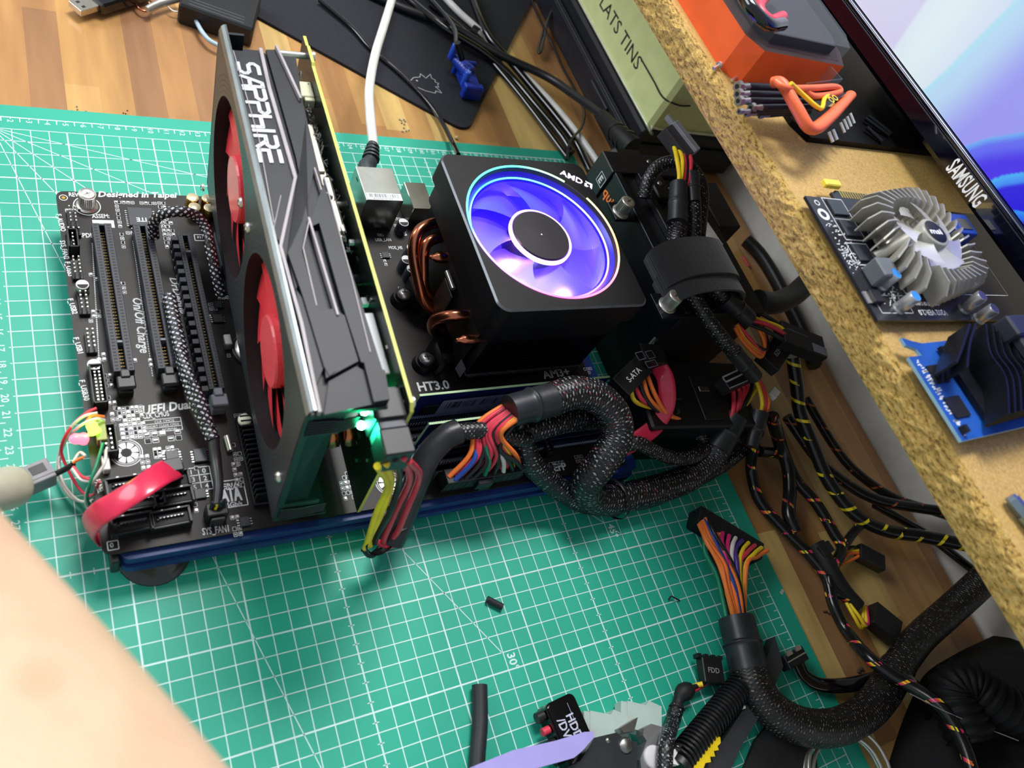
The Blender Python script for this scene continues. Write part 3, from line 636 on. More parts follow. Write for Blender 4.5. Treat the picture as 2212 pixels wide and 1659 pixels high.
b = MB(G)                                   # chrome strips on the top
SIL = mat('silver_strip', '9a9498', .5, .1)
def strip(p, w_, h1=HS+.02):
    q = P2(*p)
    for i in range(len(q)-1):
        a, c = V(q[i]), V(q[i+1]); d = (c-a).normalized(); n_ = V((-d.y, d.x))*w_/2; tp([tuple(a-n_), tuple(c-n_), tuple(c+n_), tuple(a+n_)], HS-.3, h1)
strip([(563, 104), (582, 190), (638, 383)], .16); strip([(638, 383), (606, 532), (652, 700), (691, 890)], .13)
strip([(597, 98), (650, 212)], .12); strip([(504, 108), (560, 300), (592, 480)], .035, HS-.02); strip([(668, 476), (655, 535), (684, 660)], .045, HS+.01); strip([(667, 470), (730, 680)], .09, HS+.03); strip([(700, 380), (760, 600), (800, 760)], .04, HS+.0); strip([(680, 360), (695, 408), (720, 422)], .06, HS-.05)
strip([(607, 420), (592, 490), (598, 518)], .03, HS-.05)
b.build('silver_trim', SIL, gp)
# brand lettering on the top, square strokes
b = MB(G); q0 = onp(G, 1, HS, 518, 133); q1 = onp(G, 1, HS, 606, 352)
n_lo, n_hi = onp(G, 1, HS, 513, 135).z, onp(G, 1, HS, 562, 165).z
LT = {'S': [[(1, 1), (.25, 1), (0, .8), (0, .65), (.2, .5), (.8, .5), (1, .35), (1, .2), (.75, 0), (0, 0)]], 'A': [[(0, 0), (.6, 1), (1, 1), (1, 0)], [(.3, .38), (1, .38)]], 'P': [[(0, 0), (0, .55), (.8, .55), (1, .7), (1, .85), (.8, 1), (0, 1)]],
      'h': [[(0, 0), (0, 1)], [(0, .5), (1, .5), (1, 0)]], 'I': [[(.2, 0), (.2, 1)]], 'R': [[(0, 0), (0, .5), (.8, .5), (1, .65), (1, .85), (.8, 1), (0, 1)], [(.45, .5), (1, 0)]], 'E': [[(1, .5), (0, .5), (0, 0), (1, 0)], [(0, 1), (1, 1)]]}
us = q0.x; ue = q1.x; pit = (ue-us)/7.35; hh = n_lo-n_hi
hh = 1.0; nb = 4.14                       # letter height; baseline lies towards the fans
x = us
for ch in 'SAPPhIRE':
    wch = pit*(.78 if ch != 'I' else .2)
    for st in LT[ch]:
        for i in range(len(st)-1):
            a = V((x+st[i][0]*wch, nb-.13-st[i][1]*hh*.92)); c = V((x+st[i+1][0]*wch, nb-.13-st[i+1][1]*hh*.92)); d = (c-a).normalized(); n_ = V((-d.y, d.x))*.085; e = d*.06
            tp([tuple(a-n_-e), tuple(c-n_+e), tuple(c+n_+e), tuple(a+n_-e)], HS-.13, HS-.06)
    x += wch+pit*.22
b.build('brand_lettering', mat('letter_silver', 'd9dce2', .35, .3), gp)
# fans
RF = mat('fan_red', 'd8323f', .42, var=.1); RH = mat('fan_hub', 'e8545c', .3, var=.06)
for ci, c in enumerate(FC):
    F = G @ T(c[0], c[1], 0); b = MB(F)
    nb_ = 11
    for k in range(nb_):
        t0 = 2*pi*k/nb_; vs = []; nr, nt_ = 6, 5
        for i in range(nr+1):
            r = 1.6+(4.45-1.6)*i/nr
            for j in range(nt_+1):
                t = t0+(.82)*(j/nt_-.5)+.22*i/nr; vs.append((r*cos(t), r*sin(t), N1-.75+.38*(j/nt_-.5)*(1-.25*i/nr)+.0*(1-i/nr)))
        b.add(vs, [(i*(nt_+1)+j, i*(nt_+1)+j+1, (i+1)*(nt_+1)+j+1, (i+1)*(nt_+1)+j) for i in range(nr) for j in range(nt_)], 0, smooth=True)
    fo = b.build('fan', RF, gp)
    b = MB(F); b.lathe([(1.75, N1-1.5), (1.75, N1-.35), (1.68, N1-.25), (0, N1-.22)], 0, 36, caps=False, smooth=False); b.build('fan_hub', RH, fo)
    b = MB(F); b.lathe([(4.5, N1-1.55), (1.0, N1-1.5)], 0, 36, caps=False)
    for k in range(4): t = k*pi/2+.5; b.box((1, -.25, N1-1.6), (4.5, .25, N1-1.45), 0, M=Mx.Rotation(t, 4, 'Z'))
    b.build('fan_frame', BLKM, fo)
for u, v in ((522, 438), (537, 492), (603, 1030), (440, 405), (575, 760)):
    q = onp(G, 2, N1, u, v)
    if u == 575: continue
    b = MB(G @ T(q.x, q.y, N1)); b.lathe([(.27, 0), (.25, .1), (.14, .16), (0, .17)], 0, 16); b.box((-.18, -.03, .15), (.18, .03, .185), 1); b.box((-.03, -.18, .15), (.03, .18, .185), 1); b.build('plate_screw', [CHR, STEEL], gp)
# end cap frame, ridged mouldings, two green lights
b = MB(G); UE = L-.1
for i in range(6):
    b.tube([(UE+.02, HS-.95-.22*i, N1-.15), (UE+.04, HS-1.0-.2*i, N1-1.1), (UE+.02, HS-1.12-.18*i, N1-1.5), (UE, HS-.95-.16*i, N1-2.2)], .05, 0, 6, 3)
    b.tube([(UE+.02, HB+.35+.2*i, N1-.15), (UE+.04, HB+.3+.18*i, N1-1.2), (UE, HB+.42+.16*i, N1-2.4)], .05, 0, 6, 3)
b.box((UE-.12, HB, N1-.3), (UE, HQ, N1), 0); b.box((UE-.12, HS-2.3, N1-1.6), (UE-.02, HS-.4, N1-.2), 0); b.box((UE-.12, HB, N1-2.0), (UE-.02, HB+1.8, N1-.2), 0)
b.add([(UE-.1, HB, N1-1.4), (UE-.1, HB, N1), (UE-.1, HS-.4, N1), (UE-.1, HS-.4, N1-1.4)], [(0, 1, 2, 3), (3, 2, 1, 0)], 0)
b.build('end_moulding', mat('moulding_black', '15191a', .3), gp)
for q in ((21.9, HS-1.7, 1.75), (22.1, HS-2.6, 1.75)):
    b = MB(G @ T(*q)); b.lathe([(0, -.2), (.14, -.14), (.2, 0), (.14, .14), (0, .2)], 0, 14, caps=False); b.build('status_light', mat('green_light', '22ff99', .3, em='7dffc8', es=28), gp)
point('green_glow', G @ V((22.6, HS-2.1, 1.9)), .05, (.02, 1, .38), .2); point('green_glow_inner', G @ V((21.2, HS-2.4, .6)), .03, (.02, 1, .38), .2)
# spacer screws, fan connector, yellow and white parts between board and shroud
for u, h in ((1.0, HP-.45), (10.4, HP-1.4), (21.9, HP-.75)):
    b = MB(G); b.cyl((u, h, -.25), (u, h, 1.5), .17, m=0, n=14); b.cyl((u, h, -.3), (u, h, -.02), .26, m=0, n=16); b.build('spacer_screw', CHR, gp)
b = MB(G); b.box((2.6, HP-1.5, .17), (3.7, HP-.75, 1.0), 0, .04); b.box((2.75, HP-1.35, 1.0), (2.95, HP-.9, 1.12), 0); b.box((3.3, HP-1.35, 1.0), (3.5, HP-.9, 1.12), 0); b.box((3.7, HP-1.3, .17), (3.95, HP-.8, .7), 0, .03); b.build('fan_connector', mat('ivory_connector', 'dfe0bd', .4), gp)
b = MB(G); b.cyl((14.7, HP-1.8, .17), (14.7, HP-1.8, 1.1), .4, m=0, n=20); b.box((16.0, HP-1.6, .17), (16.4, HP-1.3, .5), 1, .03); b.box((12.9, HP-1.2, .17), (13.1, HP-1.0, .4), 1); b.box((21.0, HP-1.2, .17), (21.2, HP-.9, 1.0), 1, .03); b.box((17.1, HP-1.05, .25), (20.3, HP-.95, .8), 1, .05); b.build('board_parts', [BLKG, WHT], gp)
b = MB(G); b.box((21.2, HP-2.2, .17), (22.6, HP-.55, 1.6), 0, .05); b.build('power_socket', BLK, gp)
# ------------------------------------------------------------------ processor cooler
KX0, KX1, KY0, KY1, KZ = 23.35, 33.85, -23.65, -12.15, 11.3; CX, CY = 28.62, -17.9
ck = thing('cpu_cooler', 'black square processor cooler with lit violet fan and colour ring', 'cooler', (CX, CY, ZB+.7))
CB = mat('cooler_black', '0a0b0f', .5, var=.15, spec=.35)
b = MB(); RO = 4.92                         # top shell with a round opening
pl = rrect(KX0, KY0, KX1, KY1, .75, 8); n = len(pl)
inn = [];
for p in pl: t = atan2(p[1]-CY, p[0]-CX); inn.append(t)
ang = sorted(set([2*pi*i/96-pi for i in range(96)]+inn)); N_ = len(ang)
def onrr(t, x0, y0, x1, y1, r):             # rounded rectangle along a direction
    dx, dy = cos(t), sin(t); lo, hi = 0, 12
    for _ in range(30):
        mid = (lo+hi)/2; x, y = CX+dx*mid, CY+dy*mid
        qx = max(abs(x-(x0+x1)/2)-(x1-x0)/2+r, 0); qy = max(abs(y-(y0+y1)/2)-(y1-y0)/2+r, 0); ins = (sqrt(qx*qx+qy*qy) < r) and abs(x-(x0+x1)/2) < (x1-x0)/2 and abs(y-(y0+y1)/2) < (y1-y0)/2
        if ins: lo = mid
        else: hi = mid
    return (CX+dx*lo, CY+dy*lo)
lay = [[(CX+RO*cos(t), CY+RO*sin(t), KZ-3.2) for t in ang], [(CX+RO*cos(t), CY+RO*sin(t), KZ-.02) for t in ang], [(CX+(RO+.06)*cos(t), CY+(RO+.06)*sin(t), KZ) for t in ang],
       [(*onrr(t, KX0+.1, KY0+.1, KX1-.1, KY1-.1, .7), KZ) for t in ang], [(*onrr(t, KX0, KY0, KX1, KY1, .75), KZ-.12) for t in ang], [(*onrr(t, KX0, KY0, KX1, KY1, .75), KZ-1.6) for t in ang],
       [(*onrr(t, KX0+.35, KY0+.15, KX1-.35, KY1-.15, .75), KZ-1.75) for t in ang], [(*onrr(t, KX0+.35, KY0+.15, KX1-.35, KY1-.15, .75), KZ-3.3) for t in ang], [(*onrr(t, KX0+.6, KY0+.5, KX1-.6, KY1-.5, .75), KZ-3.6) for t in ang]]
vs = [p for l_ in lay for p in l_]
for i in range(len(lay)-1): b.add(vs, [(i*N_+j, i*N_+(j+1) % N_, (i+1)*N_+(j+1) % N_, (i+1)*N_+j) for j in range(N_)], 0, smooth=False)
b.build('shell', CB, ck)
b = MB(); b.add([(*onrr(t, KX0+.1, KY0+.1, KX1-.1, KY1-.1, .7), KZ-.0) for t in ang]+[(*onrr(t, KX0, KY0, KX1, KY1, .75), KZ-.1) for t in ang], [(j, (j+1) % N_, N_+(j+1) % N_, N_+j) for j in range(N_)], 0)
b.v = [v+V((0, 0, .004)) for v in b.v]; b.build('shell_rim', mat('pale_edge', '55595f', .3, .3), ck)  # thin paler band along the top outer edge of the shell
def ringlight(name, r, w_, z, cols, st, a0=0, a1=2*pi, n=96):
    k = NT(name+'_glow'); t = k.n('ShaderNodeTexCoord'); mp = k.n('ShaderNodeMapping'); mp.inputs['Location'].default_value = (-(CX-ck['_org'][0])*S, -(CY-ck['_org'][1])*S, 0); k.l(t.outputs['Object'], mp.inputs[0])
    gr = k.n('ShaderNodeTexGradient', gradient_type='RADIAL'); k.l(mp.outputs[0], gr.inputs[0]); rp = k.ramp(gr.outputs['Fac'], *cols)
    k.l(rp, k.b.inputs['Emission Color']); k.b.inputs['Emission Strength'].default_value = st; k.b.inputs['Base Color'].default_value = (.1, .1, .1, 1)
    b = MB(); m_ = n
    kk = [a0+(a1-a0)*i/m_ for i in range(m_+1)]
    for (ra, za), (rb, zb) in (((r-w_/2, z-.05), (r-w_/2, z)), ((r-w_/2, z), (r+w_/2, z)), ((r+w_/2, z), (r+w_/2, z-.05))):
        vs = [(CX+ra*cos(q), CY+ra*sin(q), za) for q in kk]+[(CX+rb*cos(q), CY+rb*sin(q), zb) for q in kk]; b.add(vs, [(i, i+1, m_+2+i, m_+1+i) for i in range(m_)], 0)
    return b.build(name, k.m, ck)
# radial gradient runs 0..1 over the angle -pi..pi
cols = ((0, '3b6cff'), (.1, 'd070ff'), (.22, 'ff3fa0'), (.36, 'ff5a80'), (.46, 'ff8a4a'), (.54, 'ffd070'), (.62, '9fe86a'), (.75, '27e0c0'), (.9, '1cd0ff'), (1, '3b6cff'))
ringlight('ring_light', 5.03, .13, KZ+.03, cols, 5, radians(52), radians(52)+2*pi-radians(20))
ringlight('inner_ring_light', 4.62, .1, KZ-.55, ((0, '8060ff'), (.25, 'ff5fb0'), (.45, 'ff9a6a'), (.55, 'fff0a0'), (.68, '60e8d0'), (.85, '20c8e8'), (1, '8060ff')), 3.5)
b = MB(); b.lathe([(RO, KZ-.3), (4.7, KZ-.55), (4.55, KZ-1.0), (4.55, KZ-3.1)], 0, 64, T(CX, CY, 0), caps=False); b.build('fan_duct', mat('duct_glow', '2c2a78', .3, em='2412ff', es=.4), ck)  # blue fan light is put into the duct wall as emission
BV = NT('lit_blade'); k = BV; k.b.inputs['Base Color'].default_value = lin('5a46f0'); k.b.inputs['Transmission Weight'].default_value = .45; k.b.inputs['Roughness'].default_value = .45; k.b.inputs['Subsurface Weight'].default_value = .0
k.b.inputs['Emission Color'].default_value = lin('2a10ff'); k.b.inputs['Emission Strength'].default_value = .5  # violet fan light is put into the blade colour and emission
b = MB(T(CX, CY, 0)); nb_ = 7
for kx in range(nb_):
    t0 = 2*pi*kx/nb_; vs = []; nr, nt_ = 8, 8
    for i in range(nr+1):
        r = 1.75+(4.48-1.75)*i/nr
        for j in range(nt_+1):
            t = t0+(1.02-.1*i/nr)*(j/nt_-.5)+.34*(i/nr)**1.3; vs.append((r*cos(t), r*sin(t), KZ-1.35+1.15*(j/nt_-.5)*(1-.35*i/nr)))
    b.add(vs, [(i*(nt_+1)+j, i*(nt_+1)+j+1, (i+1)*(nt_+1)+j+1, (i+1)*(nt_+1)+j) for i in range(nr) for j in range(nt_)], 0, smooth=True)
b.lathe([(4.46, KZ-2), (4.5, KZ-1.9), (4.5, KZ-.8), (4.46, KZ-.7)], 0, 64, caps=False)
fo = b.build('fan', BV.m, ck)
b = MB(T(CX, CY, 0)); b.lathe([(1.92, KZ-2.2), (1.92, KZ-.62), (1.84, KZ-.5), (.3, KZ-.46), (0, KZ-.46)], 0, 48, caps=False, smooth=False); b.lathe([(.1, KZ-.455), (.07, KZ-.43), (0, KZ-.43)], 1, 12, caps=False); b.build('fan_hub', [mat('hub_black', '17151f', .5), STEEL], fo)
b = MB(T(CX, CY, 0)); b.lathe([(1.93, KZ-.57), (2.08, KZ-.6), (2.08, KZ-.8), (1.93, KZ-.85)], 0, 48, caps=False); b.build('hub_light_ring', mat('hub_glow', 'cfa8ff', .3, em='c48cff', es=3.2), fo)
b = MB(T(CX, CY, 0)); b.lathe([(4.6, KZ-3.15), (0, KZ-3.15)], 0, 40, caps=False); b.build('fan_floor', mat('floor_violet', '5a40c0', .35, .3), ck)
for x, y, p_, c_, z_ in ((CX-1.9, CY-2.6, .2, (.7, .55, 1), -2.1), (CX+1.3, CY-3.2, .15, (.75, .55, 1), -2.1), (CX-2.6, CY+2.2, .02, (.2, .05, 1), -2.2), (CX+2.9, CY+.4, .04, (.4, .25, 1), -2.3), (CX-2.3, CY-.5, .012, (1, .5, .7), -.6)): point('fan_light', (x, y, KZ+z_), p_, c_, .25)
for x, y in ((-1.7, -2.7), (1.0, -3.1)):
    b = MB(T(CX+x, CY+y, KZ-2.6)); b.lathe([(.28, -.1), (.28, .08), (0, .1)], 0, 16); b.build('light_diode', mat('white_diode', 'ffffff', .3, em='d8c8ff', es=40), ck)
# glowing lettering and arrow mark
b = MB(); a = at(1209, 376, KZ); c = at(1252, 393, KZ); e = at(1262, 400, KZ); a2 = at(1278, 409, KZ); d = (a2-a); an = atan2(d.y, d.x); Lg = d.length
MM = Mx.Translation((a.x, a.y, KZ+.02)) @ Mx.Rotation(an, 4, 'Z')
b.text('AMD', (0, 0), .5, 0, 0, 0, fit=Lg*.7, bold=.012, M=MM); q = Lg*.77; h_ = .5; s_ = Lg*.23
for p in ([(q, h_), (q+.16, h_-.14), (q+s_-.14, h_-.14), (q+s_, h_)], [(q+s_-.14, h_-.14), (q+s_, h_), (q+s_, 0), (q+s_-.14, .12)], [(q, .3), (q+.14, .3), (q+.14, .14), (q, 0)], [(q, 0), (q+.14, .14), (q+.3, .14), (q+.2, 0)]): b.flat(p, 0, 0, M=MM)
b.build('glowing_lettering', mat('violet_white_glow', 'ffffff', .4, em='e6d2ff', es=5), ck)
# fins, copper heat pipes, side plates
b = MB()
for i in range(60): x = KX0+1.0+i*.145; b.box((x, KY0+.35, ZB+1.5), (x+.035, KY1-.35, KZ-3.5), 0)
b.build('fin_stack', mat('fin_dark', '3a3c46', .35, .8), ck, kind='stuff')
b = MB(); b.box((KX0+1, KY0+.3, ZB+1.35), (KX1-1, KY1-.3, ZB+1.5), 0, .03); b.box((26, -20.4, ZB+.75), (31, -15.6, ZB+1.4), 0, .1); b.box((24.8, -22.6, ZB+.25), (32.2, -13.4, ZB+.7), 1, .1)
for i in range(55): x = KX0+1.1+i*.155; b.box((x, KY0+.22, ZB+1.32), (x+.08, KY0+.3, ZB+1.5), 2)
b.build('cooler_base', [STEEL, BLK, mat('fin_tip', '8a8c94', .3, .8)], ck)
HX = KX0+.9
for p in ([(HX+1, -13.9, 7.1), (HX, -13.9, 7.1), (HX-1.25, -14.4, 6.9), (HX-1.75, -15.4, 6.3), (HX-1.5, -16.8, 5.2), (HX-1.0, -17.9, 4.2), (HX, -18.4, 3.7), (HX+2, -18.6, 3.6)],
          [(HX+1, -14.8, 6.9), (HX, -14.9, 6.9), (HX-1.0, -15.3, 6.6), (HX-1.15, -16.4, 5.6), (HX-.7, -17.4, 4.4), (HX+1.8, -17.9, 3.6)],
          [(HX+1, -20.8, 6.9), (HX, -20.8, 6.9), (HX-1.1, -20.7, 6.7), (HX-1.7, -20.4, 5.9), (HX-1.4, -20.2, 4.8), (HX-.6, -20.0, 3.9), (HX+1.5, -19.8, 3.6)]):
    b = MB(); b.tube(p, .36, 0, 16, 7); b.build('heat_pipe', COP, ck)
for y, z_ in ((-16.5, 6.9), (-22.3, 6.5)):
    b = MB(); M_ = Mx.Translation((HX+.8, y, z_)) @ Mx.Rotation(-pi/2, 4, 'Y'); b.lathe([(.36, 0), (.36, 1.3), (.3, 1.6), (.16, 1.8), (.14, 2.0), (0, 2.05)], 0, 16, M_); b.build('heat_pipe_end', COP, ck)
b = MB(); b.add([(HX-.15, -19.2, 3.4), (HX-.15, -15.6, 3.6), (HX-.1, -15.6, 7.6), (HX-.1, -22.6, 7.6), (HX-.15, -22.6, 3.4), (HX-.15, -21, 4.4)], [(0, 1, 2, 3, 4, 5), (5, 4, 3, 2, 1, 0)], 0)
b.box((HX-.5, -19.3, 4.1), (HX-.42, -17.8, 6.6), 0, .03); b.build('side_plate', mat('side_plate_grey', '55534f', .4, .6), ck)
b = MB(); b.cyl((HX-.4, -17.6, 6.9), (HX-.4, -18.9, 6.9), .16, m=0, n=10); b.build('clip_pin', CHR, ck)
b = MB(); b.add([(24.2, -23.9, 4.6), (25.1, -23.95, 4.2), (25.1, -23.95, 5.2), (24.2, -23.9, 5.7)], [(0, 1, 2, 3), (3, 2, 1, 0)], 0); 
b.v = [V((HX-.42+(v.x-24.2)*.4, -22.75-(v.x-24.2)*.5, v.z-.6)) for v in b.v]; b.build('sticker', mat('sticker_silver', 'b9bcc4', .35, .3), ck)
# retention bracket lugs with screws
for u, v in ((873, 635), (921, 774)):
    a = at(u, v, ZB+.8); b = MB(); b.lathe([(.7, -.75), (.6, -.3), (.5, -.3), (.5, 0), (0, 0)], 0, 18, T(a.x, a.y, a.z), smooth=False); b.box((a.x+.2, a.y-.35, ZB+.2), (a.x+2.2, a.y+.35, ZB+.85), 0, .15); b.box((a.x+.5, a.y-.9, ZB+.1), (a.x+.9, a.y+1.1, ZB+1.3), 0, .1); o = b.build('bracket_lug', BLK, ck)
    b = MB(T(a.x, a.y, a.z)); b.lathe([(.42, .0), (.4, .1), (.25, .2), (0, .22)], 0, 20); b.box((-.22, -.04, .19), (.22, .04, .24), 1); b.box((-.04, -.22, .19), (.04, .22, .24), 1); b.build('screw', [CHR, STEEL], o)
# ------------------------------------------------------------------ memory modules
RB = mat('module_blue', '14245a', .3, var=.2); RE = mat('module_edge', 'a9c79a', .4)
def ram(y, lab):
    t = thing('memory_module', lab, 'memory module', (26.5, y, ZB+.35), 'memory modules beside the cooler')
    b = MB(); b.box((19.95, y-.065, ZB+.3), (33.3, y+.065, ZB+3.35), 0); b.box((19.95, y-.066, ZB+3.35), (33.3, y+.066, ZB+3.39), 1); b.box((19.94, y-.066, ZB+.9), (19.97, y+.066, ZB+3.35), 1)
    b.build('circuit_board', [RB, RE], t)
    for i in range(8):
        x = 20.6+i*1.58
        c = MB(); c.box((x, y-.17, ZB+1.3), (x+1.05, y-.066, ZB+2.2), 0, .02); c.build('memory_chip', BLK, t)
    c = MB(); c.prism(rrect(21.6, ZB+1.2, 27.1, ZB+2.75, .15), 0, .01, 0, M=Mx.Translation((0, y-.18, 0)) @ Mx.Rotation(pi/2, 4, 'X'))
    for i in range(58):
        if random.random() < .75: x = 22.0+i*.08; c.box((x, y-.196, ZB+1.8), (x+.02+random.random()*.04, y-.191, ZB+2.5), 1)
    c.build('barcode_sticker', [mat('sticker_grey', '8e96a8', .4), BLKM], t)
    c = MB()
    for i in range(80): x = 20.2+.16*i; c.box((x, y-.07, ZB+.62), (x+.1, y-.064, ZB+.95), 0)
    c.build('contact_row', mat('pale_contact', 'b9c4d4', .4), t, kind='stuff')
ram(-25.4, 'dark blue memory module nearest the processor cooler'); ram(-27.2, 'dark blue memory module nearest the wide power plug')
# ------------------------------------------------------------------ cable helpers
def loose(name, label, cat, path, r, mt, n=10, group=None, sub=6, flat=1, up=None):
    b = MB(); b.tube(path, r, 0, n, sub, flat=flat, up=up); return b.build(name, mt, label=label, cat=cat, group=group, origin=path[0])
def sect(parent, name, path, r, mt, n=12, sub=6, flat=1, up=None, label=None, wd=None):
    b = MB(); b.tube(path, r, 0, n, sub, flat=flat, up=up, wd=wd); return b.build(name, mt, parent, label=label)
def shrink(parent, p, q, r, r2=None):
    p, q = V(p), V(q); d = q-p; r2 = r2 or r
    b = MB(); b.tube([p, p+d*.15, p+d*.42, p+d*.5, p+d*.58, p+d*.85, q], lambda t: (r*(1-t)+r2*t)*(1+.1*math.exp(-((t-.5)/.08)**2)), 0, 16, 4); return b.build('heat_shrink', SHR, parent)
def wires(parent, cols, path, ends0, ends1, r=.13, seed=1, bulge=.25):
    rnd = random.Random(seed); n = len(cols)
    for i, c in enumerate(cols):
        t = (i/(n-1)-.5) if n > 1 else 0
        a = V(path[0])+V(ends0)*t; z = V(path[-1])+V(ends1)*t; mid = []
        for k, p in enumerate(path[1:-1]):
            f = (k+1)/(len(path)-1); f = 1-(1-f)**1.5; mid.append(V(p)+(V(ends0)*(1-f)+V(ends1)*f)*t*(1+bulge)+V((rnd.gauss(0, .07), rnd.gauss(0, .07), rnd.gauss(0, .07))))
        b = MB(); b.tube([a]+mid+[z], r, 0, 8, 6); b.build('wire', WIRE[c], parent, label=WN[c]+' wire')
# ------------------------------------------------------------------ things on the shelf
# monitor
MXX = 45.9; mo = thing('monitor', 'glossy black monitor with lit blue and lavender screen, standing on the chipboard shelf', 'monitor', (48, -22, ZS+.35))
b = MB(); b.box((MXX+.35, -49, 25.35), (MXX+3, 4, 56), 0, .3); b.box((MXX, -49, 23.95), (MXX+2.4, 4, 25.5), 1, .35)
b.box((MXX+.05, -49, 25.45), (MXX+.5, 4, 25.55), 0); b.build('bezel', [BLKG, mat('bezel_blue_black', '060716', .1, coat=1)], mo)
b = MB(); b.tube([(MXX+.12, 4, 25.42), (MXX+.12, -24, 25.42), (MXX+.12, -49, 25.42)], .17, 0, 16, 2); b.build('bezel_rim', mat('rim_mirror', '4a4d58', .12, 1), mo)
CURV = [([(-16.3, 24.5), (-16.0, 25.6), (-15.6, 27.4), (-15.3, 29), (-14, 36), (-10, 46)], (.86, .93, 1.0), (.88, .97, 1.0), (.8, .86, 1.0), 1.5, 4, .25),
    ([(-19.1, 24.7), (-19.4, 25.8), (-19.5, 27.1), (-19.4, 31.4), (-18, 38), (-14, 50)], (.62, .9, 1.0), (.66, .84, 1.0), (.5, .5, .98), .7, 3.2, .12),
    ([(-23.5, 24.7), (-23.6, 25.4), (-24.2, 26.7), (-25.3, 28.2), (-28, 31), (-36, 36)], (.3, .62, 1.0), (.26, .3, .98), (.16, .1, .9), .5, 1.0, .08),
    ([(-25.9, 24.7), (-26.1, 25.4), (-26.4, 26.2), (-27.0, 27.1), (-30, 30), (-38, 34)], (.16, .62, 1.0), (.14, .45, 1.0), (.06, .02, .8), .45, .3, .06),
    ([(-27.4, 24.8), (-27.8, 25.2), (-28.7, 26.0), (-30.2, 27.3), (-36, 30), (-44, 32)], (.08, .5, 1.0), (.08, .3, .98), (.05, .02, .6), .35, .4, .06)]
def side(pl, y, z):                          # signed distance below a petal edge
    best = 1e9; sg = 1
    for (a0, a1), (c0, c1) in zip(pl, pl[1:]):
        dx, dz = c0-a0, c1-a1; t = max(0, min(1, ((y-a0)*dx+(z-a1)*dz)/(dx*dx+dz*dz))); px, pz = a0+dx*t, a1+dz*t; d = sqrt((y-px)**2+(z-pz)**2)
        if d < best: best = d; sg = 1 if (dx*(z-a1)-dz*(y-a0)) > 0 else -1
    return best*sg
def scrcol(y, z):                            # picture shown on the screen: broad overlapping petals
    p = lambda a, c, t: tuple(a[i]*(1-t)+c[i]*t for i in range(3))
    ss = lambda x: (lambda q: q*q*(3-2*q))(max(0, min(1, x)))
    c = p((.86, .84, .98), (.80, .78, .96), ss((-10-y)/8))
    for pl, hi, mid, lo, w1, w2, soft in CURV:
        d = side(pl, y, z)
        if d > 0:
            n = p(hi, mid, ss(d/w1)); n = p(n, lo, ss((d-w1)/w2)); c = p(c, n, ss(d/soft))
    return c
YS = [3-.5*i for i in range(27)]+[-10.6-.13*i for i in range(170)]+[-33.5-1.5*i for i in range(11)]; ZSR = [25.6+.09*i for i in range(60)]+[31.2+.5*i for i in range(20)]+[41.5+1.5*i for i in range(10)]
me = bpy.data.meshes.new('screen'); org = V(mo['_org']); nz_ = len(ZSR)
me.from_pydata([tuple((V((MXX+.3, y, z))-org)*S) for y in YS for z in ZSR], [], [(i*nz_+j, i*nz_+j+1, (i+1)*nz_+j+1, (i+1)*nz_+j) for i in range(len(YS)-1) for j in range(nz_-1)])
ca = me.color_attributes.new('picture', 'FLOAT_COLOR', 'POINT')
for i, (y, z) in enumerate([(y, z) for y in YS for z in ZSR]): q = scrcol(y, z); ca.data[i].color = (q[0]**1.5, q[1]**1.5, q[2]**1.1, 1)
k = NT('screen_picture'); at_ = k.n('ShaderNodeAttribute', attribute_name='picture'); k.l(at_.outputs['Color'], k.b.inputs['Emission Color']); k.b.inputs['Emission Strength'].default_value = .8; k.b.inputs['Base Color'].default_value = (.01, .01, .01, 1); k.b.inputs['Roughness'].default_value = .3
me.materials.append(k.m); o = bpy.data.objects.new('screen', me); col.objects.link(o); o.parent = mo; o['_org'] = tuple(org)
b = MB(); q0 = at(2040, 350, 24.4); MT = Mx(((0, 0, -1, MXX-.012), (-1, 0, 0, 0), (0, 1, 0, 0), (0, 0, 0, 1)))
def onx(X, u, v): d = at(u, v, 0)-CP; return CP+d*((X-CP.x)/d.x)
pa, pb_ = onx(MXX, 2044, 362), onx(MXX, 2111, 446)
b.text('SAMSUNG', (-pa.y, 24.28), .88, 0, 0, 0, fit=abs(pa.y-pb_.y), bold=.02, M=MT); b.build('bezel_lettering', mat('letter_white', 'e6e8ea', .4, em='ffffff', es=.12), mo)
b = MB(); b.prism([(38.4, -21), (37.8, -19.8), (37.8, -18.2), (43.6, -18.2), (43.6, -2), (60, -2), (60, -21)], ZS, ZS+.35, 0); b.build('stand_base', mat('stand_black', '050507', .5, spec=.15), mo)
b = MB(); b.box((50.5, -24, ZS+.3), (53, -14, 40), 0, .4); b.box((49, -22, 27), (51, -16, 34), 0, .2); b.build('stand_neck', BLKG, mo)
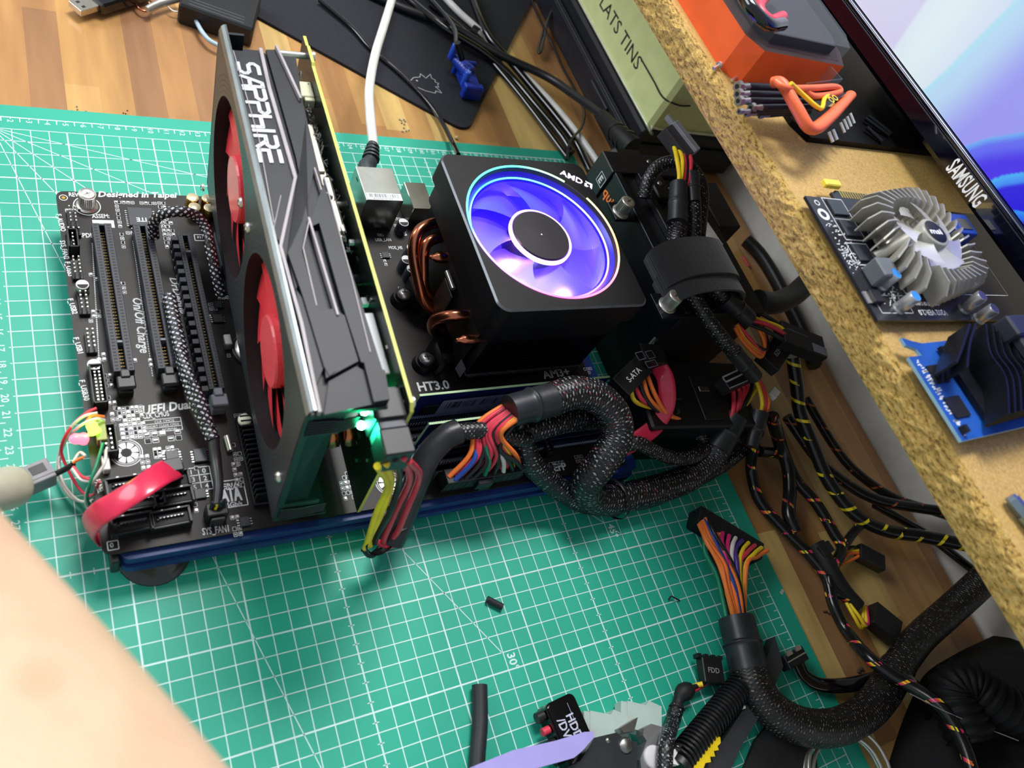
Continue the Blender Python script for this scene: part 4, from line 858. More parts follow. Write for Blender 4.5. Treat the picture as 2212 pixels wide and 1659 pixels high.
# orange bit case with clear lid
oc = thing('bit_case', 'orange plastic bit case with clear lid on the shelf by the monitor', 'case', (39, -10, ZS))
ORC = mat('orange_plastic', 'f0622c', .38, var=.06)
cp_ = [(34.95, 2), (34.95, -15.9), (35.7, -17.0), (42.2, -17.0), (42.9, -15.6), (42.9, 2)]
b = MB(); b.prism(cp_, ZS, ZS+2.2, 0, mt=1); b.build('tray', [ORC, mat('tray_dark', '2a1410', .5)], oc)
cl = [(35.3, 2), (35.3, -15.6), (35.95, -16.65), (42.0, -16.65), (42.6, -15.4), (42.6, 2)]
CLR = mat('clear_plastic', '8c96a2', .12, alpha=.13, var=.02, spec=.3)
b = MB(); b.prism(cl, ZS+2.2, ZS+3.1, 0); b.build('lid', CLR, oc)
b = MB(); b.prism([(36.0, 2), (36.0, -15.0), (36.6, -16.1), (41.6, -16.1), (42, -15.2), (42, 2)], ZS+2.22, ZS+2.7, 0); b.build('insert', mat('insert_black', '0d0e12', .5), oc)
b = MB(); MT2 = Mx.Translation((0, 0, ZS+3.115))
for i, s_ in enumerate(('1', '1.5', '2', '2.5', '3', '4')): b.text(s_, (35.75, -9.8-i*.95), .45, -pi/2, 0, 0, M=MT2)
b.line((36.1, 2), (36.1, -15.2), .05, ZS+3.12, 0); b.line((36.1, -15.2), (36.6, -16.0), .05, ZS+3.12, 0); b.build('size_numbers', WHT, oc)
for i, p in enumerate(([(1690, -40, 26.6), (1640, 10, 26.5), (1662, 44, 26.4), (1690, 36, 26.2)], [(1600, -20, 26.6), (1625, 20, 26.6), (1660, 52, 26.4), (1690, 52, 26.2)])):
    loose('test_lead', ('red' if not i else 'black')+' test lead curled on top of the orange bit case', 'cable', ats(p), .28 if not i else .34, RED if not i else BLKG)
# hex key set in its orange holder
hk = thing('hex_key_set', 'set of black hex keys in an angular orange holder on the shelf', 'hex key set', at(1700, 230, ZS+.4))
for i, (v, r) in enumerate(((187, .24), (203, .22), (218, .21), (233, .2), (241, .13), (247, .12), (252, .1))):
    u0 = (1592, 1592, 1594, 1621, 1596, 1611, 1640)[i]; z_ = ZS+(1.2, 1.1, 1.0, .95, .8, .6, .4)[i]+.2
    a = at(u0, v, z_); c = at(1750, v+8-i*3, z_+.3); b = MB(); dd = (c-a).normalized()
    b.cyl(a+dd*.75, c, r, m=0, n=12); b.cyl(a, a+dd*.25, r*1.25, m=1, n=6, smooth=False); b.cyl(a+dd*.25, a+dd*.8, r*.7, r, m=1, n=8); b.cyl(a-dd*.02, a+dd*.01, r*.6, m=2, n=6, smooth=False); b.build('hex_key', [mat('black_oxide', '26282c', .3, .7), STEEL, BLKM], hk)
b = MB(); OHM = mat('holder_orange', 'ee6a3e', .42, var=.06)
b.tube(ats([(1668, 178, 24.6), (1690, 182, 24.9), (1722, 235, 24.7), (1752, 278, 24.4), (1790, 255, 24.5), (1838, 205, 24.4)]), lambda t: .3+.08*sin(t*pi), 0, 12, 6, flat=.8)
b.tube(ats([(1672, 176, 25.0), (1700, 190, 25.1), (1760, 190, 25.0), (1805, 188, 24.8), (1812, 200, 24.7), (1760, 208, 24.8), (1738, 196, 24.9)]), .17, 0, 10, 6)
b.build('holder', OHM, hk)
b = MB(); b.tube(ats([(1708, 180, 25.3), (1735, 205, 25.0), (1772, 235, 24.8), (1780, 215, 24.8), (1788, 206, 24.8)]), .12, 0, 8, 4); b.build('yellow_stripe', mat('holder_yellow', 'f0c81e', .4), hk)
b = MB()
for u, v in ((1796, 215), (1804, 211)): a = at(u, v, 25.1); b.ring(a.x, a.y, .17, .06, a.z, 0, 14)
b.flat([tuple(at(u, v, 24.75)[:2]) for u, v in ((1712, 190), (1770, 242), (1830, 200), (1800, 190))], 24.7, 1); b.build('size_plate', [YEL, BLKM], hk)
b = MB()
for i, (u, v) in enumerate(((1790, 285), (1799, 280), (1815, 265), (1822, 258), (1829, 252), (1836, 245))):
    a, c = at(u, v, 23.6), at(u+9, v+22, 23.4); b.cyl(a, c, .1, m=0, n=8)
b.build('small_key', CHR, hk)
for i, (u, v, u2, v2) in enumerate(((1875, 250, 1925, 288), (1868, 255, 1920, 292), (1872, 275, 1905, 305))):
    loose('hex_key', ('longest', 'middle', 'lowest')[i]+' of the dark loose keys beside the orange holder', 'hex key', [at(u, v, ZS+.6), at((u+u2)/2, (v+v2)/2, ZS+.55), at(u2, v2, ZS+.5)], .12, mat('black_oxide', '26282c', .3, .7), group='loose keys by the holder')
# small screws lying on the shelf
for i, (u, v, l_) in enumerate(((1548, 147, 'small chrome screw on the shelf beside the orange case'), (1587, 172, 'small chrome screw on the shelf just above the hex key tips'))):
    a = at(u, v, ZS+.12); b = MB(); b.cyl((a.x-.3, a.y-.1, a.z), (a.x+.2, a.y+.15, a.z+.08), .09, m=0, n=10); b.cyl((a.x+.2, a.y+.15, a.z+.08), (a.x+.3, a.y+.2, a.z+.1), .19, m=0, n=12); b.build('screw', CHR, label=l_, cat='screw')
# clear offcuts
b = MB(M=T(*at(1790, 165, ZS+2.4)[:2], ZS+1.2, .25)); b.box((-1.9, -.05, 0), (1.9, .02, .9), 0); b.box((1.85, -.05, 0), (1.95, 1.2, .9), 0); b.build('clear_bracket', CLR, label='clear plastic bracket leaning between orange case and monitor', cat='bracket')
# MSI card
PZ = ZS+.55; a_, b__, c__ = at(1733, 422, PZ), at(1897, 692, PZ), at(2130, 691, PZ)
mc = thing('graphics_card', 'small black circuit card with a radial aluminium cooler, lying on the shelf', 'graphics card', (a_.x+8, (a_.y+b__.y)/2, ZS))
FM = fr(b__, c__-b__, a_-b__); WM_ = (a_-b__).length
b = MB(FM); b.prism([(0, 0), (15.5, 0), (15.5, WM_), (2.6, WM_), (2.6, WM_+.45), (2.2, WM_+.45), (2.2, WM_), (0, WM_)], -.16, 0, 0); zt2 = .006
def mp(u, v): q = onp(FM, 2, 0, u, v); return (q.x, q.y)
for (u, v) in ((1808, 450), (1835, 495), (1862, 548)):
    x, y = mp(u, v); b.rect(x-.75, y-.7, x+.75, y+.62, .04, zt2, 1); b.box((x-.55, y-.5, 0), (x+.55, y+.5, .12), 2, .02)
x, y = mp(1779, 463); b.ring(x, y, .28, .17, zt2, 1); x, y = mp(1847, 558); b.ring(x, y, .3, .05, zt2, 1); x, y = mp(1765, 438); b.ring(x, y, .15, .05, zt2, 1)
for i in range(130):
    u, v = random.choice(((1795, 500), (1810, 520), (1822, 540), (1830, 560), (1845, 575), (1926, 635), (1930, 650))); x, y = mp(u+random.gauss(0, 8), v+random.gauss(0, 14))
    if 0.1 < x < 6 and .1 < y < WM_-.2: b.line((x, y), (x+random.uniform(.05, .2), y+random.choice((0, 0, .12))), .04, zt2, 1)
x, y = mp(2035, 668); b.text('PRODUCT OF CHINA', (x, y+.42), .22, pi, 1, zt2, fit=1.9, bold=.01); b.text('V202 VER:2.0', (x+.2, y-.05), .32, pi, 1, zt2, fit=2.2, bold=.01)
for i in range(5): b.line((x-.6, y+.75+.12*i), (x+1.3, y+.75+.12*i), .05, zt2, 1)
b.rect(3.2, 1.55, 12.0, WM_-.6, .03, zt2, 1); b.rect(.6, .4, 2.9, 1.4, .03, zt2, 1)
b.box((2.6, WM_-.02, -.15), (11, WM_+.62, -.01), 0); 
for i in range(38): b.line((2.9+.2*i, WM_+.15), (2.9+.2*i, WM_+.6), .12, zt2, 3)
b.build('circuit_board', [mat('card_black', '232326', .3), WHT, mat('chip_grey', '33383e', .4), GOLD], mc)
x, y = mp(1792, 404); b = MB(FM); b.box((x-.55, y-.15, -.02), (x+.6, y+.28, .3), 0, .06); b.build('edge_cap', mat('yellow_cap', 'ecd24a', .4), mc)
hc = onp(FM, 2, 1.3, 2000, 515); hx, hy = hc.x, hc.y
AL = mat('raw_aluminium', 'a9a79d', .42, .45, var=.15); b = MB(FM @ T(hx, hy, 0)); b.lathe([(2.4, .25), (2.4, .5), (0, .5)], 0, 32)
nf = 38
for i in range(nf):
    t = 2*pi*i/nf; sq = min(3.3/max(abs(cos(t)), .001), 3.1/max(abs(sin(t)), .001), 3.9)
    if abs(t-pi) < .06 or abs(t-pi*1.25) < .1: continue
    sw = .45; pr_ = []
    for kx in range(5):
        f = kx/4; r = 1.95+(sq-1.95)*f; tt = t+sw*f*.5; pr_.append((r*cos(tt), r*sin(tt)))
    vs = []
    for (x, y), f in zip(pr_, (0, .25, .5, .75, 1)):
        n_ = V((-sin(t), cos(t), 0))*.05; top_ = 1.05 if f < .1 else (1.75 if f < .9 else 1.25)
        vs += [V((x, y, .4))-n_, V((x, y, .4))+n_, V((x, y, top_))+n_, V((x, y, top_))-n_]
    fs = [(q*4+j, q*4+(j+1) % 4, (q+1)*4+(j+1) % 4, (q+1)*4+j) for q in range(4) for j in range(4)]+[(3, 2, 1, 0), (16, 17, 18, 19)]; b.add(vs, fs, 0)
b.cyl((-3.1, -.5, .3), (-2.0, -.35, 1.55), .3, m=0, n=10); b.cyl((2.4, .2, .3), (3.0, .3, 1.5), .3, m=0, n=10)
b.build('heatsink', AL, mc)
b = MB(FM @ T(hx+.1, hy, 0)); SM = mat('smoky_clear_plastic', 'b9b8ae', .22, trans=.35, var=.1, ior=1.3)
for kx in range(7):
    t0 = 2*pi*kx/7; vs = []
    for i in range(5):
        r = .75+1.25*i/4
        for j in range(5):
            t = t0+.8*(j/4-.5)*(1+.1*i)+.25*i/4; vs.append((r*cos(t), r*sin(t), 1.45+.45*(j/4-.5)))
    b.add(vs, [(i*5+j, i*5+j+1, (i+1)*5+j+1, (i+1)*5+j) for i in range(4) for j in range(4)], 0, smooth=True)
b.lathe([(.85, .8), (.85, 1.75), (.8, 1.8), (0, 1.82)], 0, 28, caps=False); fo = b.build('fan', SM, mc)
b = MB(FM @ T(hx+.1, hy, 0)); b.lathe([(.68, 1.825), (.66, 1.84), (0, 1.84)], 0, 28, caps=False); b.text('msi', (-.5, -.16), .34, 0, 1, 1.85, fit=.92, bold=.03); b.build('hub_sticker', [mat('sticker_black', '08080a', .5), WHT], fo)
for u, v, h_, tp_ in ((1940, 668, 1.05, 'b'), (1903, 617, .95, 'b'), (2080, 668, 1.15, 'g'), (2113, 690, .95, 'g')):
    x, y = mp(u, v); b = MB(FM @ T(x, y, 0)); b.lathe([(.33, 0), (.33, .08), (.28, .13), (.31, .18), (.31, h_-.04), (.28, h_)], 0, 20); b.lathe([(.27, h_+.001), (0, h_+.002)], 1, 20, caps=False); b.build('capacitor', [mat('cap_silver', 'b5b7bb', .3, .6), mat('cap_blue', '2f7fd0', .35) if tp_ == 'b' else STEEL], mc)
x, y = mp(1888, 600); b = MB(FM); b.box((x-.65, y-.6, 0), (x+.45, y+.5, .95), 0, .08); b.text('7RR0', (x+.2, y+.2), .25, -pi/2, 1, .953); b.build('inductor', [mat('inductor_grey', '5f666b', .5), BLKM], mc)
x, y = mp(1885, 645); b = MB(FM); b.box((x-.3, y-.35, 0), (x+.4, y+.35, .25), 0, .04); b.box((x-.55, y-.3, 0), (x-.3, y+.35, .08), 1); b.build('regulator', [BLK, CHR], mc)
b = MB(FM); b.box((9.3, 4.9, -.01), (11.1, 6.3, .9), 0, .05); b.box((9.9, 5.2, .9), (10.8, 5.9, .95), 2)
for i in range(10): b.cyl((9.4+.18*i, 6.35, .1), (9.4+.18*i, 6.35, .7), .04, m=2, n=6)
b.build('video_sockets', [mat('socket_blue', '1b3f9c', .4), BLK, STEEL], mc)
# blue card with black heatsink
PZ2 = ZS+.7; a_, b__, c__ = at(1966, 771, PZ2), at(2078, 953, PZ2), at(2212, 922, PZ2)
bc = thing('graphics_card', 'blue circuit card under a black finned cooler at the right edge, on the shelf', 'graphics card', (a_.x+7, (a_.y+b__.y)/2, ZS))
FB = fr(b__, c__-b__, a_-b__); WB = (a_-b__).length
b = MB(FB); b.prism([(0, 0), (9.9, 0), (9.9, WB+.6), (1.6, WB+.6), (1.0, WB+.75), (.35, WB+1.0), (.35, WB+.6), (.9, WB+.35), (1.0, WB), (0, WB)], -.16, 0, 0, ms=2)
for i in range(60):
    y = random.uniform(.2, WB-.2); x = .25+random.random()*.25; b.line((x, y), (x+random.uniform(.1, .35), y+.02), .05, .006, 1)
b.box((.5, 1.0, 0), (1.6, 2.0, .1), 3); b.box((.7, 2.7, 0), (1.7, 3.6, .1), 3); b.box((.25, .25, 0), (.5, .6, .3), 3)
b.build('circuit_board', [mat('card_blue', '1f4fa0', .35, var=.2), WHT, mat('card_edge_blue', '8fb4c8', .5), BLK], bc)
b = MB(FB); HB2 = mat('heatsink_black', '1b1e24', .35, .5)
b.box((2.2, .4, .1), (9.7, WB+.2, .3), 0)
for i in range(11):
    x = .35+i*.52; p = [(x+2.6, WB+.7-i*.12), (x+1.4+i*.05, WB-.3-i*.2), (x+.9+i*.09, WB*.55-i*.06), (x+1.1+i*.1, .35+max(0, .6-i*.1))]
    p = [(x+3.2, WB+.5), (x+1.9, WB-.9-.05*i), (x+1.75, WB*.45), (x+.35, .25+.02*i)] if i > 1 else [(x+3.0, WB+.6), (x+1.2, WB-.5), (x+.1, WB-1.2-i*.3)]
    q = spline([(*c, 0) for c in p], 5); vs = []
    for j, c in enumerate(q):
        d = (q[min(j+1, len(q)-1)]-q[max(j-1, 0)]).normalized(); n_ = V((-d.y, d.x, 0))*.055; h_ = 1.5-.2*abs(j/len(q)-.5)
        vs += [c-n_+V((0, 0, .25)), c+n_+V((0, 0, .25)), c+n_+V((0, 0, h_)), c-n_+V((0, 0, h_))]
    b.add(vs, [(s_*4+j, s_*4+(j+1) % 4, (s_+1)*4+(j+1) % 4, (s_+1)*4+j) for s_ in range(len(q)-1) for j in range(4)]+[(3, 2, 1, 0), tuple(len(vs)-4+j for j in range(4))], 0)
b.build('heatsink', HB2, bc)
b = MB(FB); b.box((5.5, .9, 1.4), (9.9, WB+.6, 1.9), 0, .1); b.lathe([(1.9, 1.9), (2.0, 2.0), (2.1, 1.9)], 0, 32, T(7.7, WB*.6, 0)); b.box((5.2, WB-.6, 1.2), (6.6, WB+.5, 2.1), 0, .1); fo = b.build('fan_frame', mat('frame_black', '2a2e38', .4), bc)
b = MB(FB @ T(7.7, WB*.6, 0) @ Mx.Diagonal((.8, .8, 1, 1))); b.lathe([(.9, 1.9), (.9, 2.05), (0, 2.07)], 0, 24)
for kx in range(9): t = kx*2*pi/9; b.add([(.85*cos(t), .85*sin(t), 1.95), (2.2*cos(t+.2), 2.2*sin(t+.2), 1.95), (2.2*cos(t+.7), 2.2*sin(t+.7), 2.03), (.85*cos(t+.6), .85*sin(t+.6), 2.03)], [(0, 1, 2, 3)], 0)
b.build('fan', BLKM, bc)
# driver bit and white crumb at the right edge of the shelf
a = at(2181, 1072, ZS+.4); c = at(2225, 1125, ZS+.4); b = MB(); d = (c-a).normalized(); b.cyl(a, a+d*.15, .22, .25, m=0, n=6, smooth=False); b.cyl(a+d*.15, a+d*.9, .3, m=0, n=6, smooth=False); b.cyl(a+d*.9, a+d*3, .36, m=0, n=16); b.build('driver_bit', mat('bit_steel', '8fa0ac', .35, .9), label='steel socket bit on the shelf at the right edge of the picture', cat='bit')
# ------------------------------------------------------------------ tin and toolbox behind the power supply
b = MB(); TM = mat('tin_paint', 'e0e8a8', .35, var=.06); tx = 51.3
tn = thing('tin_box', 'pale green metal tin stencilled in black letters, standing on the black toolbox', 'tin', (58, 14, 4))
b.prism([(tx, .9), (tx, 40), (72-8, 40), (72-8, .6), (tx+.4, .5)], 4.1, 13, 0); b.build('body', TM, tn)
b = MB(); b.tube([(tx-.03, 40, 4.2), (tx-.03, 20, 4.2), (tx-.03, 1.2, 4.2), (tx+.3, .5, 4.2), (tx+4, .4, 4.2), (64, .4, 4.2)], .14, 0, 8, 3); b.build('bottom_rim', mat('tin_rim', 'e8ecd0', .25, .3), tn)
def on_x(X, u, v): return onx(X, u, v)
b = MB(); p0, p1 = onx(tx, 1300, -20), onx(tx, 1388, 132); MT = Mx(((0, 0, -1, tx-.02), (-1, 0, 0, 0), (0, 1, 0, 0), (0, 0, 0, 1)))
zl = onx(tx, 1380, 122).z-1.0
p0 = onx(tx, 1304, -6); b.text('LATS TINS', (-p0.y, zl), 1.25, 0, 0, 0, fit=(p0.y-p1.y), bold=.004, M=MT); b.build('stencil_lettering', mat('stencil_black', '2a2a24', .6), tn)
q = [onx(tx-.12, 1385, 128), onx(tx-.12, 1412, 175), onx(tx-.12, 1432, 210)]; q += [V((tx+1.2, .25, q[-1].z+.05)), V((tx+2.6, .3, q[-1].z+.1))]
loose('string', 'thin black string hanging over the corner of the pale green tin', 'string', q, .07, BLKM)
tb = thing('toolbox', 'black ribbed plastic toolbox under the pale green tin', 'toolbox', (57, 14, -.3))
b = MB(); TBM = mat('toolbox_black', '1c1d24', .45, bump=.2, bscale=12)
b.box((50.3, -.3, -.3), (64, 40, 2.6), 0, .35); b.box((50.7, .1, 2.6), (64, 40, 4.0), 0, .25); b.tube([(50.25, 40, 2.6), (50.25, 10, 2.6), (50.25, .3, 2.6)], .16, 0, 8, 3); b.box((50.0, 5, .2), (50.4, 9, 2.0), 0, .1); b.build('body', TBM, tb)
# ------------------------------------------------------------------ power supply cage
ps = thing('power_supply', 'black power supply in a steel cage with silver thumb screws, beside the motherboard', 'power supply', (42, -16, -.3))
PB = mat('psu_black', '131418', .42, bump=.15, bscale=20)
b = MB(); b.box((38.5, -23.2, -.3), (46.3, -9.2, 9.2), 0, .08); b.build('casing', PB, ps)
b = MB(); b.box((38.3, -10.9, -.3), (46.6, -8.8, 9.5), 0, .06); b.box((46.3, -15.5, 5), (48.6, -11, 9.3), 0, .1); b.build('rear_cap', mat('cap_black', '1c1d22', .35), ps)
b = MB(); b.box((36.6, -13.6, 9.1), (38.9, -15.2, 9.35), 0, .03); b.box((36.4, -23.4, 9.1), (39.8, -21.4, 9.35), 0, .03); b.box((38.35, -23.2, 9.2), (38.9, -11, 9.6), 0, .04); b.box((40.4, -23.2, 9.2), (40.9, -11, 9.7), 0, .04); b.box((41.2, -13.4, 9.2), (42.6, -10.9, 9.75), 0, .1); b.build('rail', mat('rail_black', '202228', .3, .4), ps)
b = MB(); MT = Mx(((0, 0, -1, 38.28), (-1, 0, 0, 0), (0, 1, 0, 0), (0, 0, 0, 1)))
b.text('E', (10.15, 7.9), .55, 0, 0, 0, bold=.04, M=MT); b.rect(9.95, 7.75, 10.8, 8.6, .05, 0, 0, M=MT)
MT = Mx(((0, 0, -1, 38.48), (-1, 0, 0, 0), (0, 1, 0, 0), (0, 0, 0, 1))); b.text('quiet!', (11.05, 7.55), .75, 0, 1, 0, fit=2.6, bold=.02, M=MT); b.build('casing_lettering', [WHT, mat('orange_print', 'f0803a', .4, em='f0803a', es=.1)], ps)
for x, y in ((37.3, -14.5), (37.3, -22.4)): tscrew(x, y, 9.35, ps, .52, h=1.05)
b = MB()
for x, y, z_ in ((42.3, -9.6, 9.51), (43.6, -18.5, 9.22), (41.9, -12, 9.76)): b.lathe([(.2, 0), (.17, .08), (0, .09)], 0, 14, T(x, y, z_))
b.build('case_screw', STEEL, ps)
b = MB(); b.flat([(43.2, -11.8), (44.9, -11.8), (45.7, -17.2), (44.6, -17.2)], 9.215, 0)
for i in range(9): b.line((43.6+i*.02, -12.3-i*.35), (44.7+i*.05, -12.3-i*.35), .05, 9.22, 1)
b.build('rating_label', [mat('paper_white', 'e4e4e0', .6), BLKM], ps)
b = MB(); AR = [(37.4, 9.3), (37.2, 10.4), (38.2, 11.4), (40, 11.75), (42, 11.6), (43.2, 10.9), (43.6, 9.3)]
for dy, o_ in ((-18.6, 0), (-20.4, .12)):
    q = spline([(x, 0, z_) for x, z_ in AR], 4); y0, y1 = dy, dy-(3.0 if o_ == 0 else 2.4)
    vs = [(p.x, y0, p.z-o_*2) for p in q]+[(p.x, y1, p.z-o_*2) for p in q]+[(p.x, y0, p.z-.18-o_*2) for p in q]+[(p.x, y1, p.z-.18-o_*2) for p in q]; m_ = len(q)
    b.add(vs, [(i, i+1, m_+i+1, m_+i) for i in range(m_-1)]+[(2*m_+i, 3*m_+i, 3*m_+i+1, 2*m_+i+1) for i in range(m_-1)]+[(i, 2*m_+i, 2*m_+i+1, i+1) for i in range(m_-1)]+[(m_+i, m_+i+1, 3*m_+i+1, 3*m_+i) for i in range(m_-1)], 0)
b.build('cable_strap', mat('fabric_black', '101012', .95, bump=.9, bscale=9, sheen=.3), label='wide black fabric strap holding the cables over the power supply', cat='strap')
# mains plug and cord
pc = thing('mains_cable', 'thick black mains cord plugged into the power supply, running up across the desk', 'power cord', (43, -7, 6))
PK = at(1372, 318, 7.4)
b = MB(); b.box((41.6, -8.8, 5.4), (44.6, -6.0, 7.6), 0, .35); b.build('plug', BLK, pc)
pcp = ats([(1366, 320, 6.8), (1345, 298, 6.6), (1328, 282, 6.2), (1300, 250, 4.6), (1240, 205, 2.6), (1180, 165, 1.4), (1080, 118, .9), (980, 60, .6), (850, 10, .35), (700, -60, .35)])
b = MB(); b.tube(pcp[:4], lambda t: .95-.4*t, 0, 16, 6); 
b.build('strain_relief', BLKM, pc)
for i in range(3):
    p = pcp[0].lerp(pcp[2], .35+.28*i); d = (pcp[3]-pcp[0]).normalized(); b = MB(); b.cyl(p-d*.16, p+d*.16, .98-.08*i, m=0, n=20); b.build('relief_rib', BLK, pc)
sect(pc, 'cord', pcp[2:], .38, mat('cord_black', '1b1c20', .4), 14)
# hard drive box and its plugs
hd = thing('drive_box', 'black drive enclosure with a bright metal edge, lying below the power supply', 'drive', (41, -28, -.3))
b = MB(); FD = T(36.5, -24.3, 0, radians(-6)); b.M = FD; b.box((0, -4.6, -.3), (9.6, .7, 4.8), 0, .15); b.build('casing', PB, hd)
b = MB(FD); b.box((4.6, -4.1, 4.8), (6.2, -.6, 4.9), 0, .03); b.box((5.0, -1.9, 4.9), (5.9, -1.5, 5.0), 1, .03); b.box((2.0, -2.6, 4.8), (3.1, -1.9, 5.1), 0, .05); b.build('release_catch', [BLK, STEEL], hd)
sect(hd, 'metal_edge', ats([(1433, 682, 6), (1441, 700, 6), (1433, 712, 6), (1392, 758, 5.8), (1350, 806, 5.6), (1326, 838, 5.4)]), .16, mat('bright_edge', 'cfe0dc', .15, .9), 8, 3)
# ------------------------------------------------------------------ cables at the motherboard
# 24-wire main power cable
mc24 = thing('main_power_cable', 'thick braided main power cable plugged into the motherboard front edge with red wires', 'cable', at(1035, 1030, ZB+.8))
b = MB(); a = at(1035, 1033, ZB+.8); b.box((a.x-2.5, a.y-.4, ZB+.78), (a.x+2.5, a.y+.5, ZB+1.75), 0, .04)
for i in range(12): b.box((a.x-2.4+.4*i, a.y-.42, ZB+.9), (a.x-2.1+.4*i, a.y-.39, ZB+1.6), 1)
b.box((a.x-.6, a.y-.7, ZB+.9), (a.x+.4, a.y-.4, ZB+1.6), 0, .05); b.build('plug', [BLK, BLKM], mc24)
h0, h1 = at(1100, 888, 7.4), at(1196, 862, 7.6)
seq = 'obrkkrkrrwryro'
ml = a.lerp(h0, .62)
wires(mc24, 'orrkrrrkrryo', [a+V((0, .05, .9)), a+V((.05, .4, 2.2)), ml+V((-.75, .2, .7)), h0+V((.5, .1, .1))], (4.6, .05, 0), (0, -1.3, .8), .15, 4, 0)
wires(mc24, 'bkkgkwkk', [a+V((.2, -.2, .9)), a+V((.2, .1, 2.0)), ml+V((-.7, -.2, .2)), h0+V((.5, .1, -.3))], (4.4, .05, 0), (0, -1.1, .5), .14, 9, 0)
shrink(mc24, h0, h1, .92, 1.0)
sect(mc24, 'braided_sleeve', ats([(1192, 863, 7.6), (1240, 848, 7.7), (1290, 858, 7.5), (1326, 895, 7.0), (1332, 945, 6.2), (1300, 1000, 5.0), (1268, 1040, 3.6), (1270, 1068, 2.2), (1310, 1080, 1.4), (1400, 1062, 1.2), (1480, 1035, 1.4), (1530, 995, 2.2), (1552, 965, 3.0)]), 1.0, BRC, 18)
shrink(mc24, at(1548, 972, 3.0), at(1588, 900, 4.4), 1.0, .95)
wires(mc24, 'rrrrky', ats([(1586, 905, 4.4), (1602, 870, 5.0), (1612, 840, 5.3), (1600, 822, 5.4)]), (1.5, .6, 0), (2.1, .7, 0), .16, 5)
# second dark loop going down in front of the tray
lc = thing('braided_cable', 'black braided cable looping down over the front edge of the blue tray', 'cable', at(1140, 940, 6))
sect(lc, 'braided_sleeve', ats([(1330, 905, 5.0), (1240, 908, 5.2), (1165, 925, 5.4), (1130, 945, 5.2), (1148, 1000, 4.0), (1200, 1050, 2.4), (1262, 1085, 1.3), (1330, 1093, .95)]), .72, BR, 16)
sect(lc, 'braided_sleeve', ats([(1330, 1088, .95), (1400, 1078, .9), (1465, 1052, .95), (1545, 1012, 1.2), (1600, 970, 1.6), (1635, 930, 2.2)]), .62, BR, 14)
b = MB(); a = at(1328, 1078, 1.2); b.M = Mx.Translation(a) @ Mx.Rotation(radians(8), 4, 'Z'); b.lathe([(1.35, -.12), (1.4, 0), (1.35, .12)], 0, 24, Mx.Rotation(pi/2, 4, 'Y'), caps=False); b.build('cable_tie', BLK, lc)
# thin braided leads
t4 = thing('processor_power_cable', 'coloured-fleck braided cable arching from the power supply to the front right board corner', 'cable', at(1400, 985, 3))
sect(t4, 'braided_sleeve', ats([(1350, 962, 4.2), (1380, 958, 4.4), (1420, 978, 3.6), (1460, 990, 3.0), (1500, 985, 2.8), (1535, 960, 3.0), (1560, 930, 3.4)]), .48, BRC, 12)
# SATA power plug and lead by the drive
sp = thing('drive_power_cable', 'black drive power plug lettered S-ATA with yellow, red and orange wires', 'cable', at(1360, 825, 5))
def plugbox(parent, pa_, pb2_, wdt, th, mats, name='plug', txt=None, tsz=.32, up=(0, 0, 1)):
    pa_, pb2_ = V(pa_), V(pb2_); d = pb2_-pa_; F = fr((pa_+pb2_)/2, d, V(up).cross(d)); b = MB(F); l_ = d.length/2
    b.box((-l_, -wdt/2, -th/2), (l_, wdt/2, th/2), 0, .05)
    if txt:
        for i, s_ in enumerate(txt if isinstance(txt, (list, tuple)) else [txt]): b.text(s_, (0, -tsz/2-(i-.5*(0 if not isinstance(txt, (list, tuple)) else 1))*tsz*1.3), tsz, 0, 1, th/2+.004, align='c', bold=.01)
    return b.build(name, mats, parent), F
plugbox(sp, at(1335, 842, 6.0), at(1388, 790, 6.0), 1.5, .8, [BLK, WHT], txt='S-ATA', tsz=.42)
wires(sp, 'yrkoo', ats([(1380, 825, 5.9), (1395, 862, 5.6), (1425, 885, 5.0), (1455, 898, 4.4)]), (1.9, 1.0, 0), (.3, -.9, .5), .15, 3)
shrink(sp, at(1448, 890, 4.4), at(1505, 932, 3.2), .6, .5)
sect(sp, 'braided_sleeve', ats([(1500, 930, 3.2), (1515, 945, 3.0), (1530, 975, 2.4)]), .5, BRC, 10)
# red flat data cable on the drive
rc = thing('data_cable', 'red flat data cable curving down from the drive box in front of the power supply', 'cable', at(1430, 850, 5))
plugbox(rc, at(1378, 770, 6.3), at(1428, 775, 6.3), 1.5, 1.1, [BLK]); b = MB(); a = at(1398, 775, 6.9)
FF = fr(at(1400, 776, 6.87), V((1, .15, 0)), V((0, 1, 0)))
b.M = FF; b.rect(-.75, .1, -.1, .65, .05, .005, 0); b.rect(.1, .0, .7, .55, .05, .005, 0); b.rect(-.4, -.6, .5, -.15, .05, .005, 0); b.build('plug_marks', GRYP, rc)
RFL = mat('red_flat', 'd22a4e', .3, coat=.3)
sect(rc, 'flat_cable', ats([(1420, 788, 6.3), (1436, 815, 6.4), (1441, 850, 6.0), (1436, 885, 5.2), (1415, 920, 4.4), (1385, 945, 4.0), (1345, 968, 3.6)]), .58, RFL, 12, 8, .2, up=(-.65, -.35, .62))
